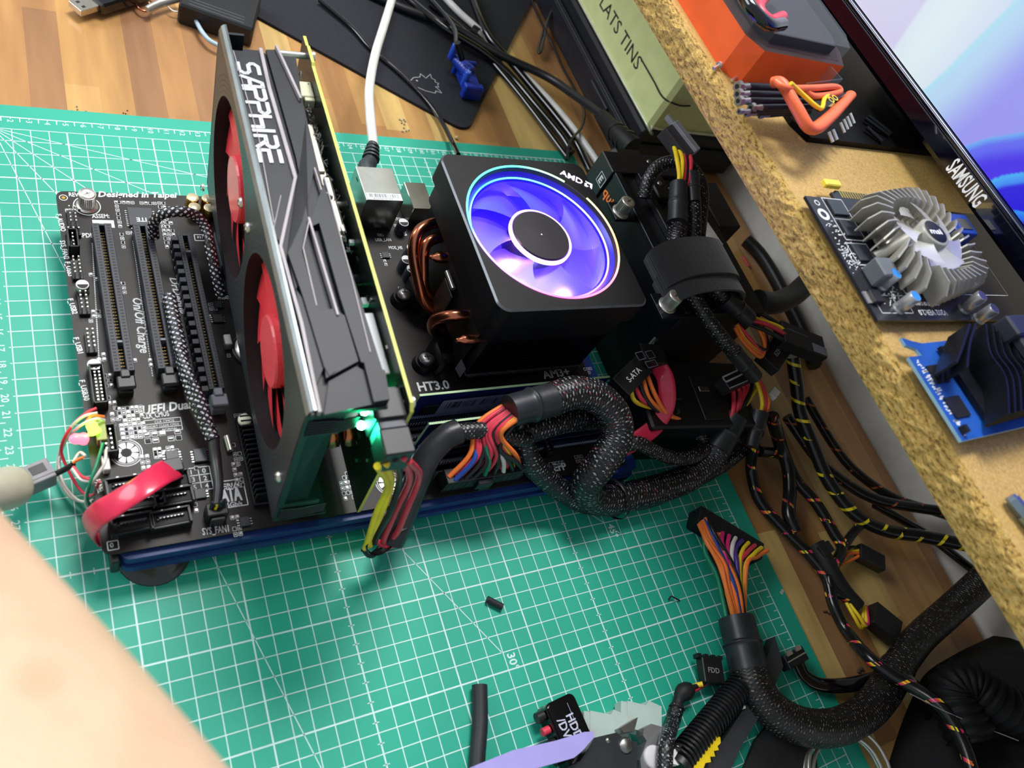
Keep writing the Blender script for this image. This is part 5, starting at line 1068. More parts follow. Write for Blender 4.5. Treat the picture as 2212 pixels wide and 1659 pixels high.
# wide bare plug with pale rim
p2 = thing('drive_power_plug', 'open black plug with pale metal rim above the red wires right of the drive box', 'plug', at(1590, 815, 5.5))
FF = fr(at(1588, 815, 5.9), at(1624, 796, 5.9)-at(1552, 830, 5.9), V((0, 1, 0))); b = MB(FF); b.box((-1.75, -.75, -.5), (1.75, .3, .45), 0, .05); b.build('body', BLK, p2)
b = MB(FF); b.rect(-1.7, -.12, 1.7, .28, .12, .47, 0); b.box((-1.45, .0, .4), (1.4, .12, .49), 1); b.line((-1.75, -.62), (1.5, -.72), .06, .46, 0); b.build('rim', [mat('rim_pale', 'dfe0de', .3, .5), BLK], p2)
# six pin card power cable: plugs in at the end of the card, hangs over the edge and returns
k6 = thing('card_power_cable', 'yellow, black and red power wires hanging from the end of the large graphics card', 'cable', G @ V((22.8, HP-1.4, 1)))
GF = G; b = MB(G); b.box((22.0, HP-2.3, .25), (23.0, HP-.75, 1.45), 1, .05); b.box((23.0, HP-2.35, .2), (24.2, HP-.7, 1.5), 0, .06); b.build('plug', [BLK, mat('plug_grey', '4a4d55', .45)], k6)
g0 = G @ V((24.15, HP-1.5, .85)); 
lowp = ats([(870, 985, 10.0), (862, 1040, 8.0), (842, 1105, 5.6), (822, 1160, 3.4), (812, 1176, 2.6)])
wires(k6, 'yyk', [g0+V((-.45, 0, 0))]+[p+V((-.35, 0, 0)) for p in lowp[1:]], (.6, 0, .5), (.5, .1, .2), .17, 2)
wires(k6, 'rr', [g0+V((.4, 0, .1))]+[p+V((.75, .1, 0)) for p in lowp[1:]], (.4, 0, -.5), (.5, .1, .3), .17, 6)
back = [lowp[-1]+V((-.3, .1, -.2)), lowp[-1]+V((.4, -.3, -.7)), at(850, 1160, 2.0)]
wires(k6, 'kr', back, (.6, .2, .3), (.9, .3, .3), .17, 8)
b = MB(); a = lowp[-2]+V((.2, 0, -.3)); b.M = Mx.Translation(a) @ Mx.Rotation(radians(15), 4, 'Z'); b.lathe([(1.0, -.12), (1.05, 0), (1.0, .12)], 0, 20, Mx.Rotation(radians(60), 4, 'X') , caps=False); b.box((.9, -.2, -.2), (1.5, .2, .2), 0, .05); b.build('cable_tie', BLK, k6)
sect(k6, 'rubber_sleeve', ats([(845, 1170, 2.0), (868, 1120, 3.0), (895, 1050, 4.2), (925, 985, 5.2), (962, 945, 5.8), (990, 932, 6.0)]), .72, SHR, 16, label='smooth black rubber sleeve')
sect(k6, 'braided_sleeve', ats([(985, 934, 6.0), (1040, 930, 6.2), (1100, 945, 6.0), (1140, 950, 5.6)]), .5, BR, 10)
# fan lead: braided, arching over the slots to the front fan header
fl = thing('fan_cable', 'thin flecked braided fan lead across the expansion slots to the front fan header', 'cable', at(465, 1100, ZB+.8))
sect(fl, 'braided_sleeve', ats([(333, 512, ZB+1.2), (332, 480, ZB+2.2), (352, 462, ZB+3.0), (385, 457, ZB+3.4), (420, 464, ZB+3.2), (443, 490, ZB+2.8), (455, 540, ZB+2.4), (468, 600, ZB+1.6), (478, 640, ZB+.8)]), .3, BRN, 10)
sect(fl, 'braided_sleeve', ats([(366, 640, ZB+1.4), (378, 700, ZB+1.5), (392, 760, ZB+1.6), (400, 800, ZB+1.7), (425, 870, ZB+1.5), (448, 920, ZB+1.2), (460, 950, ZB+1.1)]), .36, BRN, 10)
sect(fl, 'braided_sleeve', ats([(385, 750, ZB+1.9), (408, 810, ZB+2.0), (440, 880, ZB+1.6), (455, 930, ZB+1.2), (462, 950, ZB+1.1)]), .26, BRN, 8)
sect(fl, 'sheath', ats([(461, 945, ZB+1.1), (467, 1000, ZB+.9), (472, 1050, ZB+1.1), (468, 1092, ZB+1.3)]), lambda t: .3-.08*t, SHR, 10)
a = at(467, 1108, ZB+.5); b = MB(); b.box((a.x-.5, a.y-.3, ZB), (a.x+.5, a.y+.35, ZB+1.0), 0, .05); b.box((a.x-.35, a.y-.5, ZB), (a.x+.35, a.y-.3, ZB+.8), 0, .05); b.build('plug', BLK, fl)
wires(fl, 'kykk', [a+V((0, 0, .4)), a+V((0, .15, .9)), at(468, 1090, ZB+1.3)], (.7, 0, 0), (.2, 0, 0), .07, 3)
# red flat data cable at the front left ports
r2 = thing('data_cable', 'short red flat data cable bending over the front left corner of the motherboard', 'cable', at(190, 1140, 1))
plugbox(r2, at(352, 1020, ZB+1.4), at(392, 1012, ZB+1.4), .7, 1.3, [BLK])
sect(r2, 'flat_cable', ats([(372, 1012, ZB+1.9), (345, 1026, ZB+2.6), (300, 1056, ZB+2.8), (250, 1088, ZB+2.3), (212, 1112, ZB+1.4), (192, 1138, ZB+.0), (200, 1158, 1.0), (222, 1158, .8)]), .62, RFL, 14, 9, .16, wd=(.35, -1, .25))
# front panel leads with two lights and a switch
fp = thing('panel_leads', 'loop of thin white, red and green wires with lit green and red lights', 'wire harness', at(215, 930, ZB))
def lw(c, pts, r=.075): b = MB(); b.tube(ats(pts), r, 0, 7, 7); b.build('wire', WIRE[c], fp, label=WN[c]+' wire')
lw('r', [(208, 882, ZB+1), (190, 890, ZB+1), (165, 910, ZB+.6), (142, 940, ZB), (132, 975, 1.6), (150, 1020, 1.0), (175, 1060, .8), (200, 1070, 1.5), (215, 1040, ZB+.6)])
lw('w', [(210, 892, ZB+1), (180, 900, ZB+1), (150, 928, ZB+.2), (128, 980, 1.2), (126, 1030, .5), (150, 1072, .4), (185, 1085, .8), (204, 1078, 1.2)])
lw('w', [(226, 908, ZB+1), (205, 905, ZB+1.3), (170, 922, ZB+.8), (140, 955, 1.6), (128, 1000, 1.0), (138, 1045, .8), (168, 1080, .8), (200, 1083, 1.2)], .07)
lw('o', [(225, 900, ZB+1), (200, 898, ZB+1.2), (185, 912, ZB+1)], .07); lw('o', [(180, 988, ZB+.6), (165, 995, ZB+.4), (158, 1000, ZB+.3)])
lw('w', [(185, 985, ZB+.6), (172, 978, ZB+.4), (158, 998, ZB+.3)], .07)
lw('g', [(223, 958, ZB+1.2), (210, 1000, ZB+1.6), (196, 1040, ZB+1.4), (188, 1075, ZB+.4), (200, 1105, .9)]); lw('w', [(229, 972, ZB+1.2), (226, 1000, ZB+1.4), (205, 1035, ZB+1), (188, 1060, ZB), (186, 1090, .8), (198, 1105, .8)])
lw('r', [(158, 1008, ZB+.2), (175, 1028, ZB+.3), (195, 1036, ZB+1)]); lw('w', [(156, 1012, ZB+.2), (175, 1036, ZB+.3), (198, 1040, ZB+1)])
def led(u, v, z_, u2, v2, cn, hx, ehx, st):
    a, c = at(u, v, z_), at(u2, v2, z_+.5); q = (c-a).to_track_quat('Z', 'Y').to_matrix().to_4x4(); q.translation = a; b = MB(q)
    L_ = (c-a).length; b.lathe([(.3, 0), (.3, .08), (.25, .1), (.25, L_-.25), (.18, L_-.08), (0, L_)], 0, 18); b.build('light', mat(cn, hx, .25, em=ehx, es=st), fp, label=cn.replace('_', ' '))
led(205, 935, ZB+.9, 193, 908, 'lit_green_light', '8cf02a', '9cff3a', 6); led(182, 948, ZB+.6, 152, 948, 'lit_red_light', 'ff5468', 'ff4a5e', 4.5)
a = at(205, 935, ZB+1.2); point('green_led_glow', a+V((-.3, .3, .7)), .006, (.6, 1, .1), .2)
b = MB(); a = at(215, 925, ZB+.4); b.box((a.x-.2, a.y-.9, ZB+.3), (a.x+.25, a.y+.35, ZB+.9), 0, .03); a = at(228, 1000, ZB+.2); b.box((a.x-.16, a.y-.5, ZB), (a.x+.16, a.y+.45, ZB+.5), 1, .04); b.build('header_plugs', [mat('brass_dull', '8f8754', .45), WHT], fp)
sect(fp, 'sheath', ats([(158, 1003, ZB+.2), (140, 1014, 2.2), (112, 1028, 1.8)]), .14, BLKM, 8)
b = MB(); F_ = fr(at(84, 1030, 1.6), at(105, 1015, 1.6)-at(62, 1033, 1.6), V((0, 0, 1))); b.M = F_; b.box((-.75, -.6, -.55), (.6, .55, .5), 0, .04); b.box((-.3, .55, -.35), (.35, .6, .1), 1); b.box((-.7, .2, -.2), (.6, .58, .3), 0); b.box((.0, .551, -.1), (.25, .57, .3), 2); b.build('switch_body', [mat('switch_grey', '85868c', .5), BLK, BLK], fp)
b = MB(); b.tube(ats([(36, 1048, 1.8), (24, 1052, 2.2), (0, 1058, 2.8), (-30, 1060, 3.2), (-80, 1056, 3.4)]), lambda t: .98 if t > .25 else .4+.58*sin(t/.25*pi/2), 0, 24, 6); b.build('round_knob', mat('cream_plastic', 'b5b4a4', .5), label='cream rounded knob resting on the mat at the left edge by the grey switch', cat='knob')
# ------------------------------------------------------------------ cables over the power supply and to the right
c1 = thing('drive_power_cable', 'upright grey and black power plug with yellow and red wires above the cable strap', 'cable', at(1475, 440, 11))
FF = fr(at(1462, 312, 13.0), at(1490, 350, 13.0)-at(1432, 275, 13.4), V((1, 0, 0))); b = MB(FF); b.box((-1.3, -.6, -.5), (1.2, .75, .5), 0, .04); b.box((-1.3, .3, .1), (1.25, .85, .75), 1, .04); b.box((-2.0, .35, .2), (-1.2, .65, .6), 1, .03); b.build('plug', [mat('plug_dark', '3a383c', .4), mat('plug_face_grey', '8d9097', .5)], c1)
wires(c1, 'yyrkr', ats([(1470, 322, 13.0), (1478, 345, 13.2), (1478, 385, 13.0), (1468, 405, 12.6)]), (1.0, -.3, 0), (.6, -.2, 0), .16, 3)
shrink(c1, at(1466, 398, 12.6), at(1463, 482, 11.8), .62, .68)
sect(c1, 'braided_sleeve', ats([(1463, 476, 11.7), (1462, 505, 11.1), (1460, 545, 10.5)]), .66, BRC, 12)
c2 = thing('drive_power_cable', 'black braided lead with grey sleeve curling beside the upright plug above the strap', 'cable', at(1500, 440, 11))
sect(c2, 'braided_sleeve', ats([(1392, 428, 9.9), (1398, 395, 10.6), (1420, 362, 11.4), (1455, 350, 12.0), (1490, 362, 12.4), (1512, 395, 12.4), (1516, 430, 12.0), (1512, 480, 11.4), (1505, 540, 10.6)]), .5, BR, 12)
shrink(c2, at(1492, 378, 12.8), at(1498, 440, 12.3), .6, .5); sect(c2, 'braided_sleeve', ats([(1498, 438, 12.3), (1499, 480, 11.6), (1498, 540, 10.6)]), .52, BR, 12)
sect(c2, 'braided_sleeve', ats([(1470, 585, 10.4), (1498, 640, 10.2), (1530, 690, 9.6), (1560, 730, 9.0), (1590, 768, 8.0)]), .5, BR, 12)
shrink(c2, at(1585, 760, 8.2), at(1632, 815, 7.0), .58, .52)
c3 = thing('peripheral_power_cable', 'black four-pin plug with yellow, black and red wires pointing right from the strap', 'cable', at(1600, 670, 8))
sect(c3, 'braided_sleeve', ats([(1515, 590, 10.4), (1540, 618, 10.2), (1572, 648, 9.8)]), .6, BR, 12); shrink(c3, at(1562, 640, 9.9), at(1618, 690, 9.0), .78, .6)
wires(c3, 'kryk', ats([(1612, 686, 9.0), (1650, 697, 8.8), (1690, 715, 8.4), (1705, 730, 8.2)]), (-.2, .7, .4), (-.3, 1.4, 0), .16, 5)
p_, F_ = plugbox(c3, at(1682, 722, 8.0), at(1772, 758, 7.8), 2.0, 1.0, [BLK, BLKM]); b = MB(F_); b.box((.7, -.85, .5), (2.0, -.1, .53), 0); b.box((1.95, -.8, -.3), (2.12, -.2, .3), 1); b.box((1.95, .2, -.3), (2.12, .8, .3), 1); b.line((-1.6, .35), (.4, .35), .04, .505, 0); b.build('plug_openings', [GRYP, BLKM], p_)
plugbox(c3, at(1655, 790, 7.0), at(1690, 740, 7.2), 1.7, .9, [BLK, mat('faded_print', '8a8f9c', .5)], txt='EZF-S', tsz=.34)
wires(c3, 'ooyrk', ats([(1590, 702, 8.8), (1612, 735, 8.4), (1645, 762, 7.8), (1652, 740, 7.8), (1640, 700, 8.6)]), (.5, .4, 0), (.5, .4, 0), .14, 7)
wires(c3, 'yoro', ats([(1630, 806, 6.4), (1645, 835, 6.0), (1652, 870, 5.4), (1645, 905, 4.6)]), (.5, .2, 0), (.7, .2, 0), .14, 9); shrink(c3, at(1640, 890, 4.8), at(1622, 965, 3.6), .75, .5)
a = at(1672, 850, 5.4); b = MB(M=T(a.x, a.y, a.z, .5)); b.box((-.5, -.3, -.2), (.5, .3, .15), 0, .03); b.build('white_plug', mat('plug_white', 'd8d6d2', .5), label='tiny white plug among the cables right of the red wires', cat='plug')
# spiral wrapped cables running right
sp_ = [([(1630, 960, 3.2), (1622, 1010, 1.2), (1640, 1080, .6), (1690, 1140, .6), (1750, 1200, .7), (1786, 1250, .8), (1800, 1305, .8), (1830, 1365, 1.0), (1882, 1425, 2.6), (1955, 1475, 3.4), (2030, 1525, 4.6), (2078, 1600, 5), (2110, 1700, 5)], .42, SPM, 'spiral-wrapped cable with yellow and pink gaps, nearest to the cutting mat'),
       ([(1668, 900, 5.0), (1685, 960, 2.6), (1702, 1010, 1.6), (1706, 1060, 1.2), (1704, 1110, 1.0), (1720, 1150, .9)], .5, SPO, 'short black spiral-wrapped cable running straight down right of the main braided cable'),
       ([(1712, 770, 6.5), (1722, 840, 5.0), (1728, 890, 4.0), (1755, 960, 3.0), (1790, 1040, 2.2), (1845, 1110, 1.8), (1910, 1145, 2.0), (1990, 1158, 3.0), (2090, 1178, 4.5), (2200, 1200, 6)], .5, SPY, 'thick black spiral-wrapped cable with yellow gaps, passing under the shelf'),
       ([(1700, 900, 2.5), (1760, 985, 1.6), (1815, 1035, 1.4), (1890, 1078, 1.8), (1990, 1098, 2.6), (2090, 1110, 4.0)], .42, SPO, 'spiral-wrapped cable with orange gaps, upper of those passing under the shelf'),
       ([(1740, 860, 2.0), (1800, 960, 1.2), (1850, 1020, 1.0), (1930, 1075, 1.3), (2020, 1105, 2.2), (2100, 1130, 3.5)], .38, SPO, 'thin dark spiral-wrapped cable by the white wall, uppermost at the shelf edge'),
       ([(1640, 975, 2.4), (1690, 985, 1.6), (1722, 1040, 1.2), (1765, 1090, 1.0), (1800, 1150, .9), (1818, 1185, 1.0), (1800, 1225, 1.0), (1790, 1250, 1.0)], .42, SPM, 'spiral-wrapped cable with orange, yellow and pink gaps between its two neighbours'),
       ([(1870, 1125, 1.6), (1840, 1155, 1.2), (1808, 1205, 1.0), (1792, 1240, 1.0), (1800, 1275, .9), (1840, 1300, .8)], .34, SPM, 'short black link cable joining two spiral-wrapped cables at the taped joint'),
       ([(1890, 1090, .6), (1960, 1130, .6), (2010, 1160, .8), (2100, 1230, 1.6)], .35, BLKG, 'plain glossy black cable below the thick yellow-gapped one')]
for pts, r, mt_, lab in sp_: loose('spiral_wrapped_cable' if mt_ is not BLKG else 'black_cable', lab, 'cable', ats(pts), r, mt_, 12, 'spiral-wrapped cables on the right' if mt_ is not BLKG else None, 10)
jt = thing('taped_joint', 'lumpy black taped joint with loose plugs where the spiral cables meet', 'cable joint', at(1800, 1230, 0))
b = MB(); b.tube(ats([(1760, 1178, 1.0), (1775, 1200, 1.1), (1795, 1235, 1.1), (1822, 1275, .9), (1855, 1310, .8)]), lambda t: .75-.25*t, 0, 10, 5); b.build('tape', BLKM, jt)
plugbox(jt, at(1770, 1178, 1.3), at(1785, 1200, 1.3), 1.3, .9, [BLK], 'plug')
wires(jt, 'yym', ats([(1832, 1300, .8), (1850, 1330, .9), (1872, 1352, .8), (1868, 1310, .8)]), (.4, 0, 0), (.3, 0, 0), .13, 5); plugbox(jt, at(1880, 1325, .7), at(1935, 1370, .7), 1.9, 1.0, [BLK], 'plug'); wires(jt, 'ooyk', ats([(1815, 1210, .9), (1835, 1195, .9), (1855, 1192, .8)]), (.3, .6, 0), (.3, .6, 0), .12, 6); plugbox(jt, at(1852, 1192, .7), at(1905, 1220, .7), 1.3, .8, [BLK], 'plug')
# large loose main power cable, lower right
lp = thing('main_power_cable', 'large loose braided power cable with an open many-pin plug lying on the mat and desk', 'cable', at(1600, 1300, 0))
F_ = fr(at(1508, 1118, 1.0), at(1640, 1198, .8)-at(1508, 1118, 1.0), V((0, 0, 1))); Lp = (at(1640, 1198, .8)-at(1508, 1118, 1.0)).length
b = MB(F_); b.box((-.2, -1.0, -.75), (Lp, .45, .6), 0, .06); b.box((Lp*.45, -1.1, .55), (Lp*.75, .2, .8), 0, .04)
for i in range(12):
    for j in (0, 1): b.box((.05+i*.42, -.85+.6*j, .58), (.35+i*.42, -.4+.6*j, .615), 1)
b.build('plug', [BLK, BLKM], lp)
hp0 = at(1592, 1345, 1.2)
wires(lp, 'oooobok', ats([(1518, 1125, 1.5), (1535, 1165, 1.9), (1568, 1215, 2.0), (1585, 1270, 1.8), (1598, 1340, 1.3)]), (.9, .35, 0), (.9, .1, 0), .15, 2)
wires(lp, 'gkkymoy', ats([(1540, 1150, 1.4), (1540, 1190, 1.2), (1562, 1240, 1.2), (1572, 1295, 1.1), (1582, 1345, 1.1)]), (1.2, -.3, -.1), (.9, .1, 0), .15, 4)
wires(lp, 'mmwpyryo', ats([(1610, 1170, 1.5), (1598, 1190, 1.8), (1590, 1225, 1.8), (1600, 1340, 1.0)]), (3.2, -1.9, 0), (.7, .1, 0), .15, 8)
shrink(lp, at(1590, 1335, 1.2), at(1618, 1450, 1.2), 1.15, 1.2)
sect(lp, 'braided_sleeve', ats([(1616, 1445, 1.2), (1632, 1490, 1.2), (1672, 1538, 1.2), (1730, 1568, 1.15), (1800, 1572, 1.1), (1862, 1545, 1.1), (1905, 1500, 1.2), (1940, 1440, 1.4)]), 1.16, BRD, 20, 8)
sect(lp, 'braided_sleeve', ats([(1938, 1442, 1.4), (1985, 1380, 1.6), (2040, 1330, 2.2), (2090, 1285, 3.2), (2160, 1220, 5)]), 1.08, BRD, 18, 8)
# black data cable crossing below
dc = thing('data_cable', 'black flat data cable with an angled metal-clipped plug at the mat edge', 'cable', at(1720, 1430, 0))
p_, F_ = plugbox(dc, at(1692, 1435, .8), at(1732, 1412, .8), .9, .8, [BLK]); b = MB(F_); b.box((-.7, .3, .35), (-.2, .6, .5), 0); b.box((.2, .3, .35), (.7, .6, .5), 0); b.line((-.9, 0), (.9, 0), .08, .405, 0); b.build('clip', CHR, p_)
sect(dc, 'flat_cable', ats([(1725, 1432, .6), (1742, 1462, .5), (1775, 1480, .5), (1830, 1480, .5), (1890, 1468, .6), (1945, 1465, 2.6), (1985, 1490, 2.4), (2010, 1560, .6), (2020, 1690, .4)]), .5, BLKG, 12, 7, .4, up=(0, 0, 1))
# ------------------------------------------------------------------ cables at the top of the desk
net = thing('network_cable', 'thick white network cable with grey boot plugged into the motherboard port', 'cable', at(805, 320, 4))
sect(net, 'cable', ats([(808, 325, 4.6), (800, 250, 5.0), (798, 190, 5.2), (810, 120, 5.0), (828, 60, 4.6), (846, 0, 4.0), (860, -60, 3.4)]), .34, mat('white_cable', 'dcdad8', .35), 14)
b = MB(); c0, c1_ = V((22.2, -7.6, 4.4)), at(806, 312, 4.7); b.tube([c0+V((0, -.4, 0)), c0+V((0, .6, .1)), c0.lerp(c1_, .45), c1_], lambda t: .78-.38*t, 0, 14, 5, flat=.85); b.build('boot', mat('boot_grey', '30373a', .45), net)
for i in range(4): p = c0.lerp(c1_, .55+.12*i); b = MB(); d = (c1_-c0).normalized(); b.cyl(p-d*.07, p+d*.07, .6-.05*i, m=0, n=16); b.build('boot_rib', mat('boot_grey', '30373a', .45), net)
b = MB(); b.box((21.7, -8.7, 4.0), (22.8, -7.3, 5.0), 0, .1); b.build('plug', mat('clear_dark', '3a2428', .2), net)
loose('audio_cable', 'thin black cable crossing the mouse pad to the back of the processor cooler', 'cable', ats([(690, 0, .3), (760, 60, .25), (800, 105, .2), (860, 155, .2), (920, 215, .2), (955, 265, .3), (978, 310, 1.0), (990, 335, 2.5)]), .2, BLKG)
loose('white_cable', 'long white cable running from the top edge down between the black cables', 'cable', ats([(930, -40, .5), (985, 20, .5), (1040, 70, .5), (1110, 140, .45), (1180, 210, .4), (1240, 280, .4), (1290, 350, .4), (1330, 420, .4)]), .33, mat('white_cable', 'dcdad8', .35))
for i, (pts, r, lab) in enumerate((([(1010, -30, .8), (1050, 70, .8), (1100, 130, .6), (1150, 190, .5), (1200, 250, .5), (1245, 310, .5), (1275, 370, .5)], .36, 'black cable next to the white one, on its upper side'),
        ([(860, -20, .6), (960, 60, .8), (1040, 110, .7), (1100, 160, .4), (1160, 230, .4), (1210, 290, .4), (1235, 330, .4)], .34, 'black cable on the lower side of the bundle above the cooler'),
        ([(930, 10, .3), (1010, 75, .3), (1090, 165, .3), (1150, 240, .3), (1225, 340, .3)], .3, 'lowest thin black cable of the bundle crossing the mouse pad corner'),
        ([(1140, -20, 1), (1170, 50, .8), (1200, 110, .6), (1215, 145, .5), (1245, 200, .6), (1262, 240, .7), (1256, 275, .9), (1232, 305, .8), (1224, 345, .6)], .13, 'thin black wire hooking round above the cooler corner'),
        ([(1205, -10, 1), (1180, 50, .6), (1164, 100, .3), (1165, 115, .3), (1172, 100, .5), (1185, 40, 1), (1210, 0, 2)], .14, 'thin black wire loop against the left side of the toolbox'),
        ([(985, 100, 2.2), (980, 60, 1.6), (940, 10, .9), (900, -30, .6)], .24, 'black lead of the blue monitor plug'))):
    loose('black_cable', lab, 'cable', ats(pts), r, BLKG, group='black cables at the top of the desk')
b = MB(); p = at(1026, 68, .6); b.M = Mx.Translation(p) @ Mx.Rotation(radians(-42), 4, 'Z'); b.lathe([(.5, -.35), (.52, 0), (.5, .35)], 0, 16, Mx.Rotation(pi/2, 4, 'Y'), caps=False); b.build('cable_clip', BLK, label='black clip ring round the white cable near the top edge', cat='clip')
# blue plug standing on the mouse pad
vg = thing('monitor_plug', 'blue monitor plug with two thumb screws lying on the mouse pad', 'plug', at(1008, 180, 0))
VB = mat('plug_blue', '1b3aa8', .3, var=.1); F_ = fr(at(1010, 165, 1.0), at(1022, 200, 1.0)-at(990, 120, 1.0), V((0, 0, 1)))
b = MB(F_); b.box((-1.3, -.9, -.75), (1.5, .35, .55), 0, .15); b.box((1.2, -.95, -.95), (1.9, .4, .85), 0, .1); b.box((-1.5, -.9, -1.1), (-1.1, .6, .9), 0, .1); b.build('housing', VB, vg)
b = MB(F_); b.lathe([(.72, 0), (.7, .5), (.55, 1.2), (.42, 1.9), (.36, 2.4)], 0, 18, Mx.Translation((-.1, .2, -.2)) @ Mx.Rotation(radians(-60), 4, 'Y'))
for i in range(5): b.lathe([(.7-.06*i, .3+.3*i), (.74-.06*i, .38+.3*i), (.7-.06*i, .46+.3*i)], 0, 18, Mx.Translation((-.1, .2, -.2)) @ Mx.Rotation(radians(-60), 4, 'Y'), caps=False)
b.build('strain_relief', VB, vg)
for uu, vv, zz in ((985, 96, 2.6), (1013, 155, 2.2)):
    a = at(uu, vv, zz); b = MB(); b.lathe([(.28, -1.4), (.3, -.1), (.25, 0), (0, .02)], 0, 16, T(*a)); b.box((-.2, -.03, 0), (.2, .03, .04), 1, M=T(*a)); b.box((-.03, -.2, 0), (.03, .2, .04), 1, M=T(*a)); b.build('thumb_screw', [mat('screw_blue', '2a50c8', .25), mat('cross_pale', '9ab4e8', .3)], vg)
sect(vg, 'lead', ats([(998, 128, 2.2), (992, 108, 3.0), (988, 92, 3.6)]), .28, BLKG, 10)
# mouse pad with stitched edge and bird emblem
mpz = -.3; Am, Bm = V(at(455, -14, mpz)), V(at(985, 277, mpz)); dM = (Bm-Am).normalized(); nM = V((-dM.y, dM.x, 0)); 
FMP = fr(V(at(1000, 287, mpz)), -dM, -nM if nM.y < 0 else -nM)
FMP = fr(V(at(1008, 290, mpz)), -dM, (at(1140, 75, mpz)-at(1040, 235, mpz)))
b = MB(FMP); sgn = 1 if (FMP.to_3x3() @ V((0, 0, 1))).z > 0 else -1
PP = rrect(0, 0, 42, 38, 1.3, 8); b.prism(PP, 0, .26*sgn, 0)
EMB = [(1368, 690), (1395, 662), (1450, 657), (1455, 628), (1500, 668), (1540, 632), (1550, 668), (1580, 682), (1580, 700), (1612, 712), (1600, 722), (1612, 745), (1580, 738), (1612, 765), (1638, 795), (1585, 775), (1582, 795), (1500, 775), (1430, 745)]
EMB = [(540+x/3.95, y/3.95) for x, y in EMB]; Ep = [onp(FMP, 2, .26*sgn, *p) for p in EMB]
for i in range(len(Ep)-1): b.line((Ep[i].x, Ep[i].y), (Ep[i+1].x, Ep[i+1].y), .07, (.262)*sgn, 1)
b.line((Ep[4].x, Ep[4].y), tuple(onp(FMP, 2, .26*sgn, 540+1480/3.95, 645/3.95))[:2], .06, .262*sgn, 1)
ey = onp(FMP, 2, .26*sgn, 540+1425/3.95, 688/3.95); b.ring(ey.x, ey.y, .05, .1, .262*sgn, 1, 10)
if sgn < 0: b.f = [f[::-1] for f in b.f]
b.build('mouse_pad', [mat('cloth_black', '22232a', .95, var=.15, bump=.5, bscale=40, nscale=6), mat('print_grey', 'a8a9ac', .6)], label='black cloth mouse pad with rounded corner and pale bird outline', cat='mouse pad')
# memory stick, key ring, small black box, wooden scrap
us = thing('usb_stick', 'black usb stick with bare silver plug lying on the desk at the top left', 'usb stick', at(200, 20, -.3))
F_ = fr(at(190, 10, .4), at(260, -12, .4)-at(150, 22, .4), V((0, 0, 1)).cross(at(260, -12, .4)-at(150, 22, .4))); b = MB(F_); b.box((-1.1, -.6, -.23), (.4, .6, .23), 0, .03); b.box((-.75, .15, .225), (-.5, .35, .24), 1); b.box((-.75, -.38, .225), (-.5, -.18, .24), 1); b.build('plug', [mat('plug_nickel', 'c9c2b4', .25, .9), BLKM], us)
b = MB(F_); b.box((.4, -.95, -.45), (5.2, .95, .45), 0, .15); b.build('body', BLKG, us)
kr = thing('key_ring', 'key ring with an orange split ring and a silver bar at the top left', 'key ring', at(330, 20, -.3))
sect(kr, 'ring', ats([(290, -10, .2), (295, 12, .2), (312, 24, .2), (328, 18, .2), (322, 5, .3)]), .09, COP, 8); sect(kr, 'bar', ats([(318, 22, .5), (345, 8, .5), (390, -5, .5)]), .3, CHR, 8, 2, .5); sect(kr, 'wire_loop', ats([(355, 6, .3), (375, 24, .2), (400, 22, .2), (430, 5, .2)]), .05, CHR, 6)
loose('grey_cable', 'pale grey cable loop at the top behind the large graphics card', 'cable', ats([(418, -10, .4), (420, 30, .4), (430, 58, .4), (450, 85, .4), (475, 100, .4)]), .17, mat('pale_grey_cable', '9fb4c2', .35))
bx = thing('black_case', 'small black case with printed lid behind the rear end of the large graphics card', 'case', at(480, 25, -.3))
F_ = fr(at(490, 20, 1.2), at(530, 32, 1.2)-at(440, 0, 1.2), V((0, 0, 1)).cross(at(530, 32, 1.2)-at(440, 0, 1.2))); b = MB(F_); b.box((-3.2, -1.6, -1.5), (2.2, 3.5, .2), 0, .15); b.build('body', BLK, bx); b = MB(F_)
for i in range(3): b.line((-2.6, -1.2+.35*i), (1.4, -1.2+.35*i), .05, .205, 0)
b.build('print', mat('dim_grey', '54575e', .5), bx)
# crumbs, bead and cut insulation
def crumb(u, v, lab, mt_, sz=.14, n=5, sp__=.25, cat='crumb', name='crumb', z_=-.3):
    a = at(u, v, z_); b = MB(); rnd = random.Random(u)
    for i in range(n): p = a+V((rnd.gauss(0, sp__), rnd.gauss(0, sp__), sz*.5)); b.box((-sz/2,)*3, (sz/2,)*3, 0, sz*.3, M=Mx.Translation(p) @ Mx.Rotation(rnd.random()*3, 4, 'Z') @ Mx.Rotation(rnd.random()*3, 4, 'X'))
    b.build(name, mt_, label=lab, cat=cat)
PL = mat('lint_grey', 'a89c98', .9)
crumb(868, 262, 'grey lint crumbs on the wood between the mouse pad and the mat, upper cluster', PL); crumb(880, 282, 'grey lint crumbs on the wood between the mouse pad and the mat, lower cluster', PL)
crumb(985, 300, 'yellowish bead on the wood beside the thin black cable', mat('bead', 'd6c08a', .3), .28, 1, 0, 'bead', 'bead'); crumb(172, 236, 'tiny grey crumbs on the wood above the mat, at the upper left', PL, .1, 4, .35); crumb(275, 252, 'dark crumbs along the rear mat edge at the upper left', mat('lint_dark', '4a4038', .9), .08, 6, .4)
crumb(1685, 1280, 'whitish spot of dried glue on the wood right of the mat', mat('glue', 'b5aca4', .5), .34, 3, .12, 'glue spot', 'glue_spot'); crumb(1790, 1330, 'black tape crumbs on the wood beside the spiral cable', BLKM, .13, 7, .35); crumb(1855, 1455, 'grey crumb on the wood above the black data cable', mat('lint_dark', '4a4038', .9), .25, 3, .12)
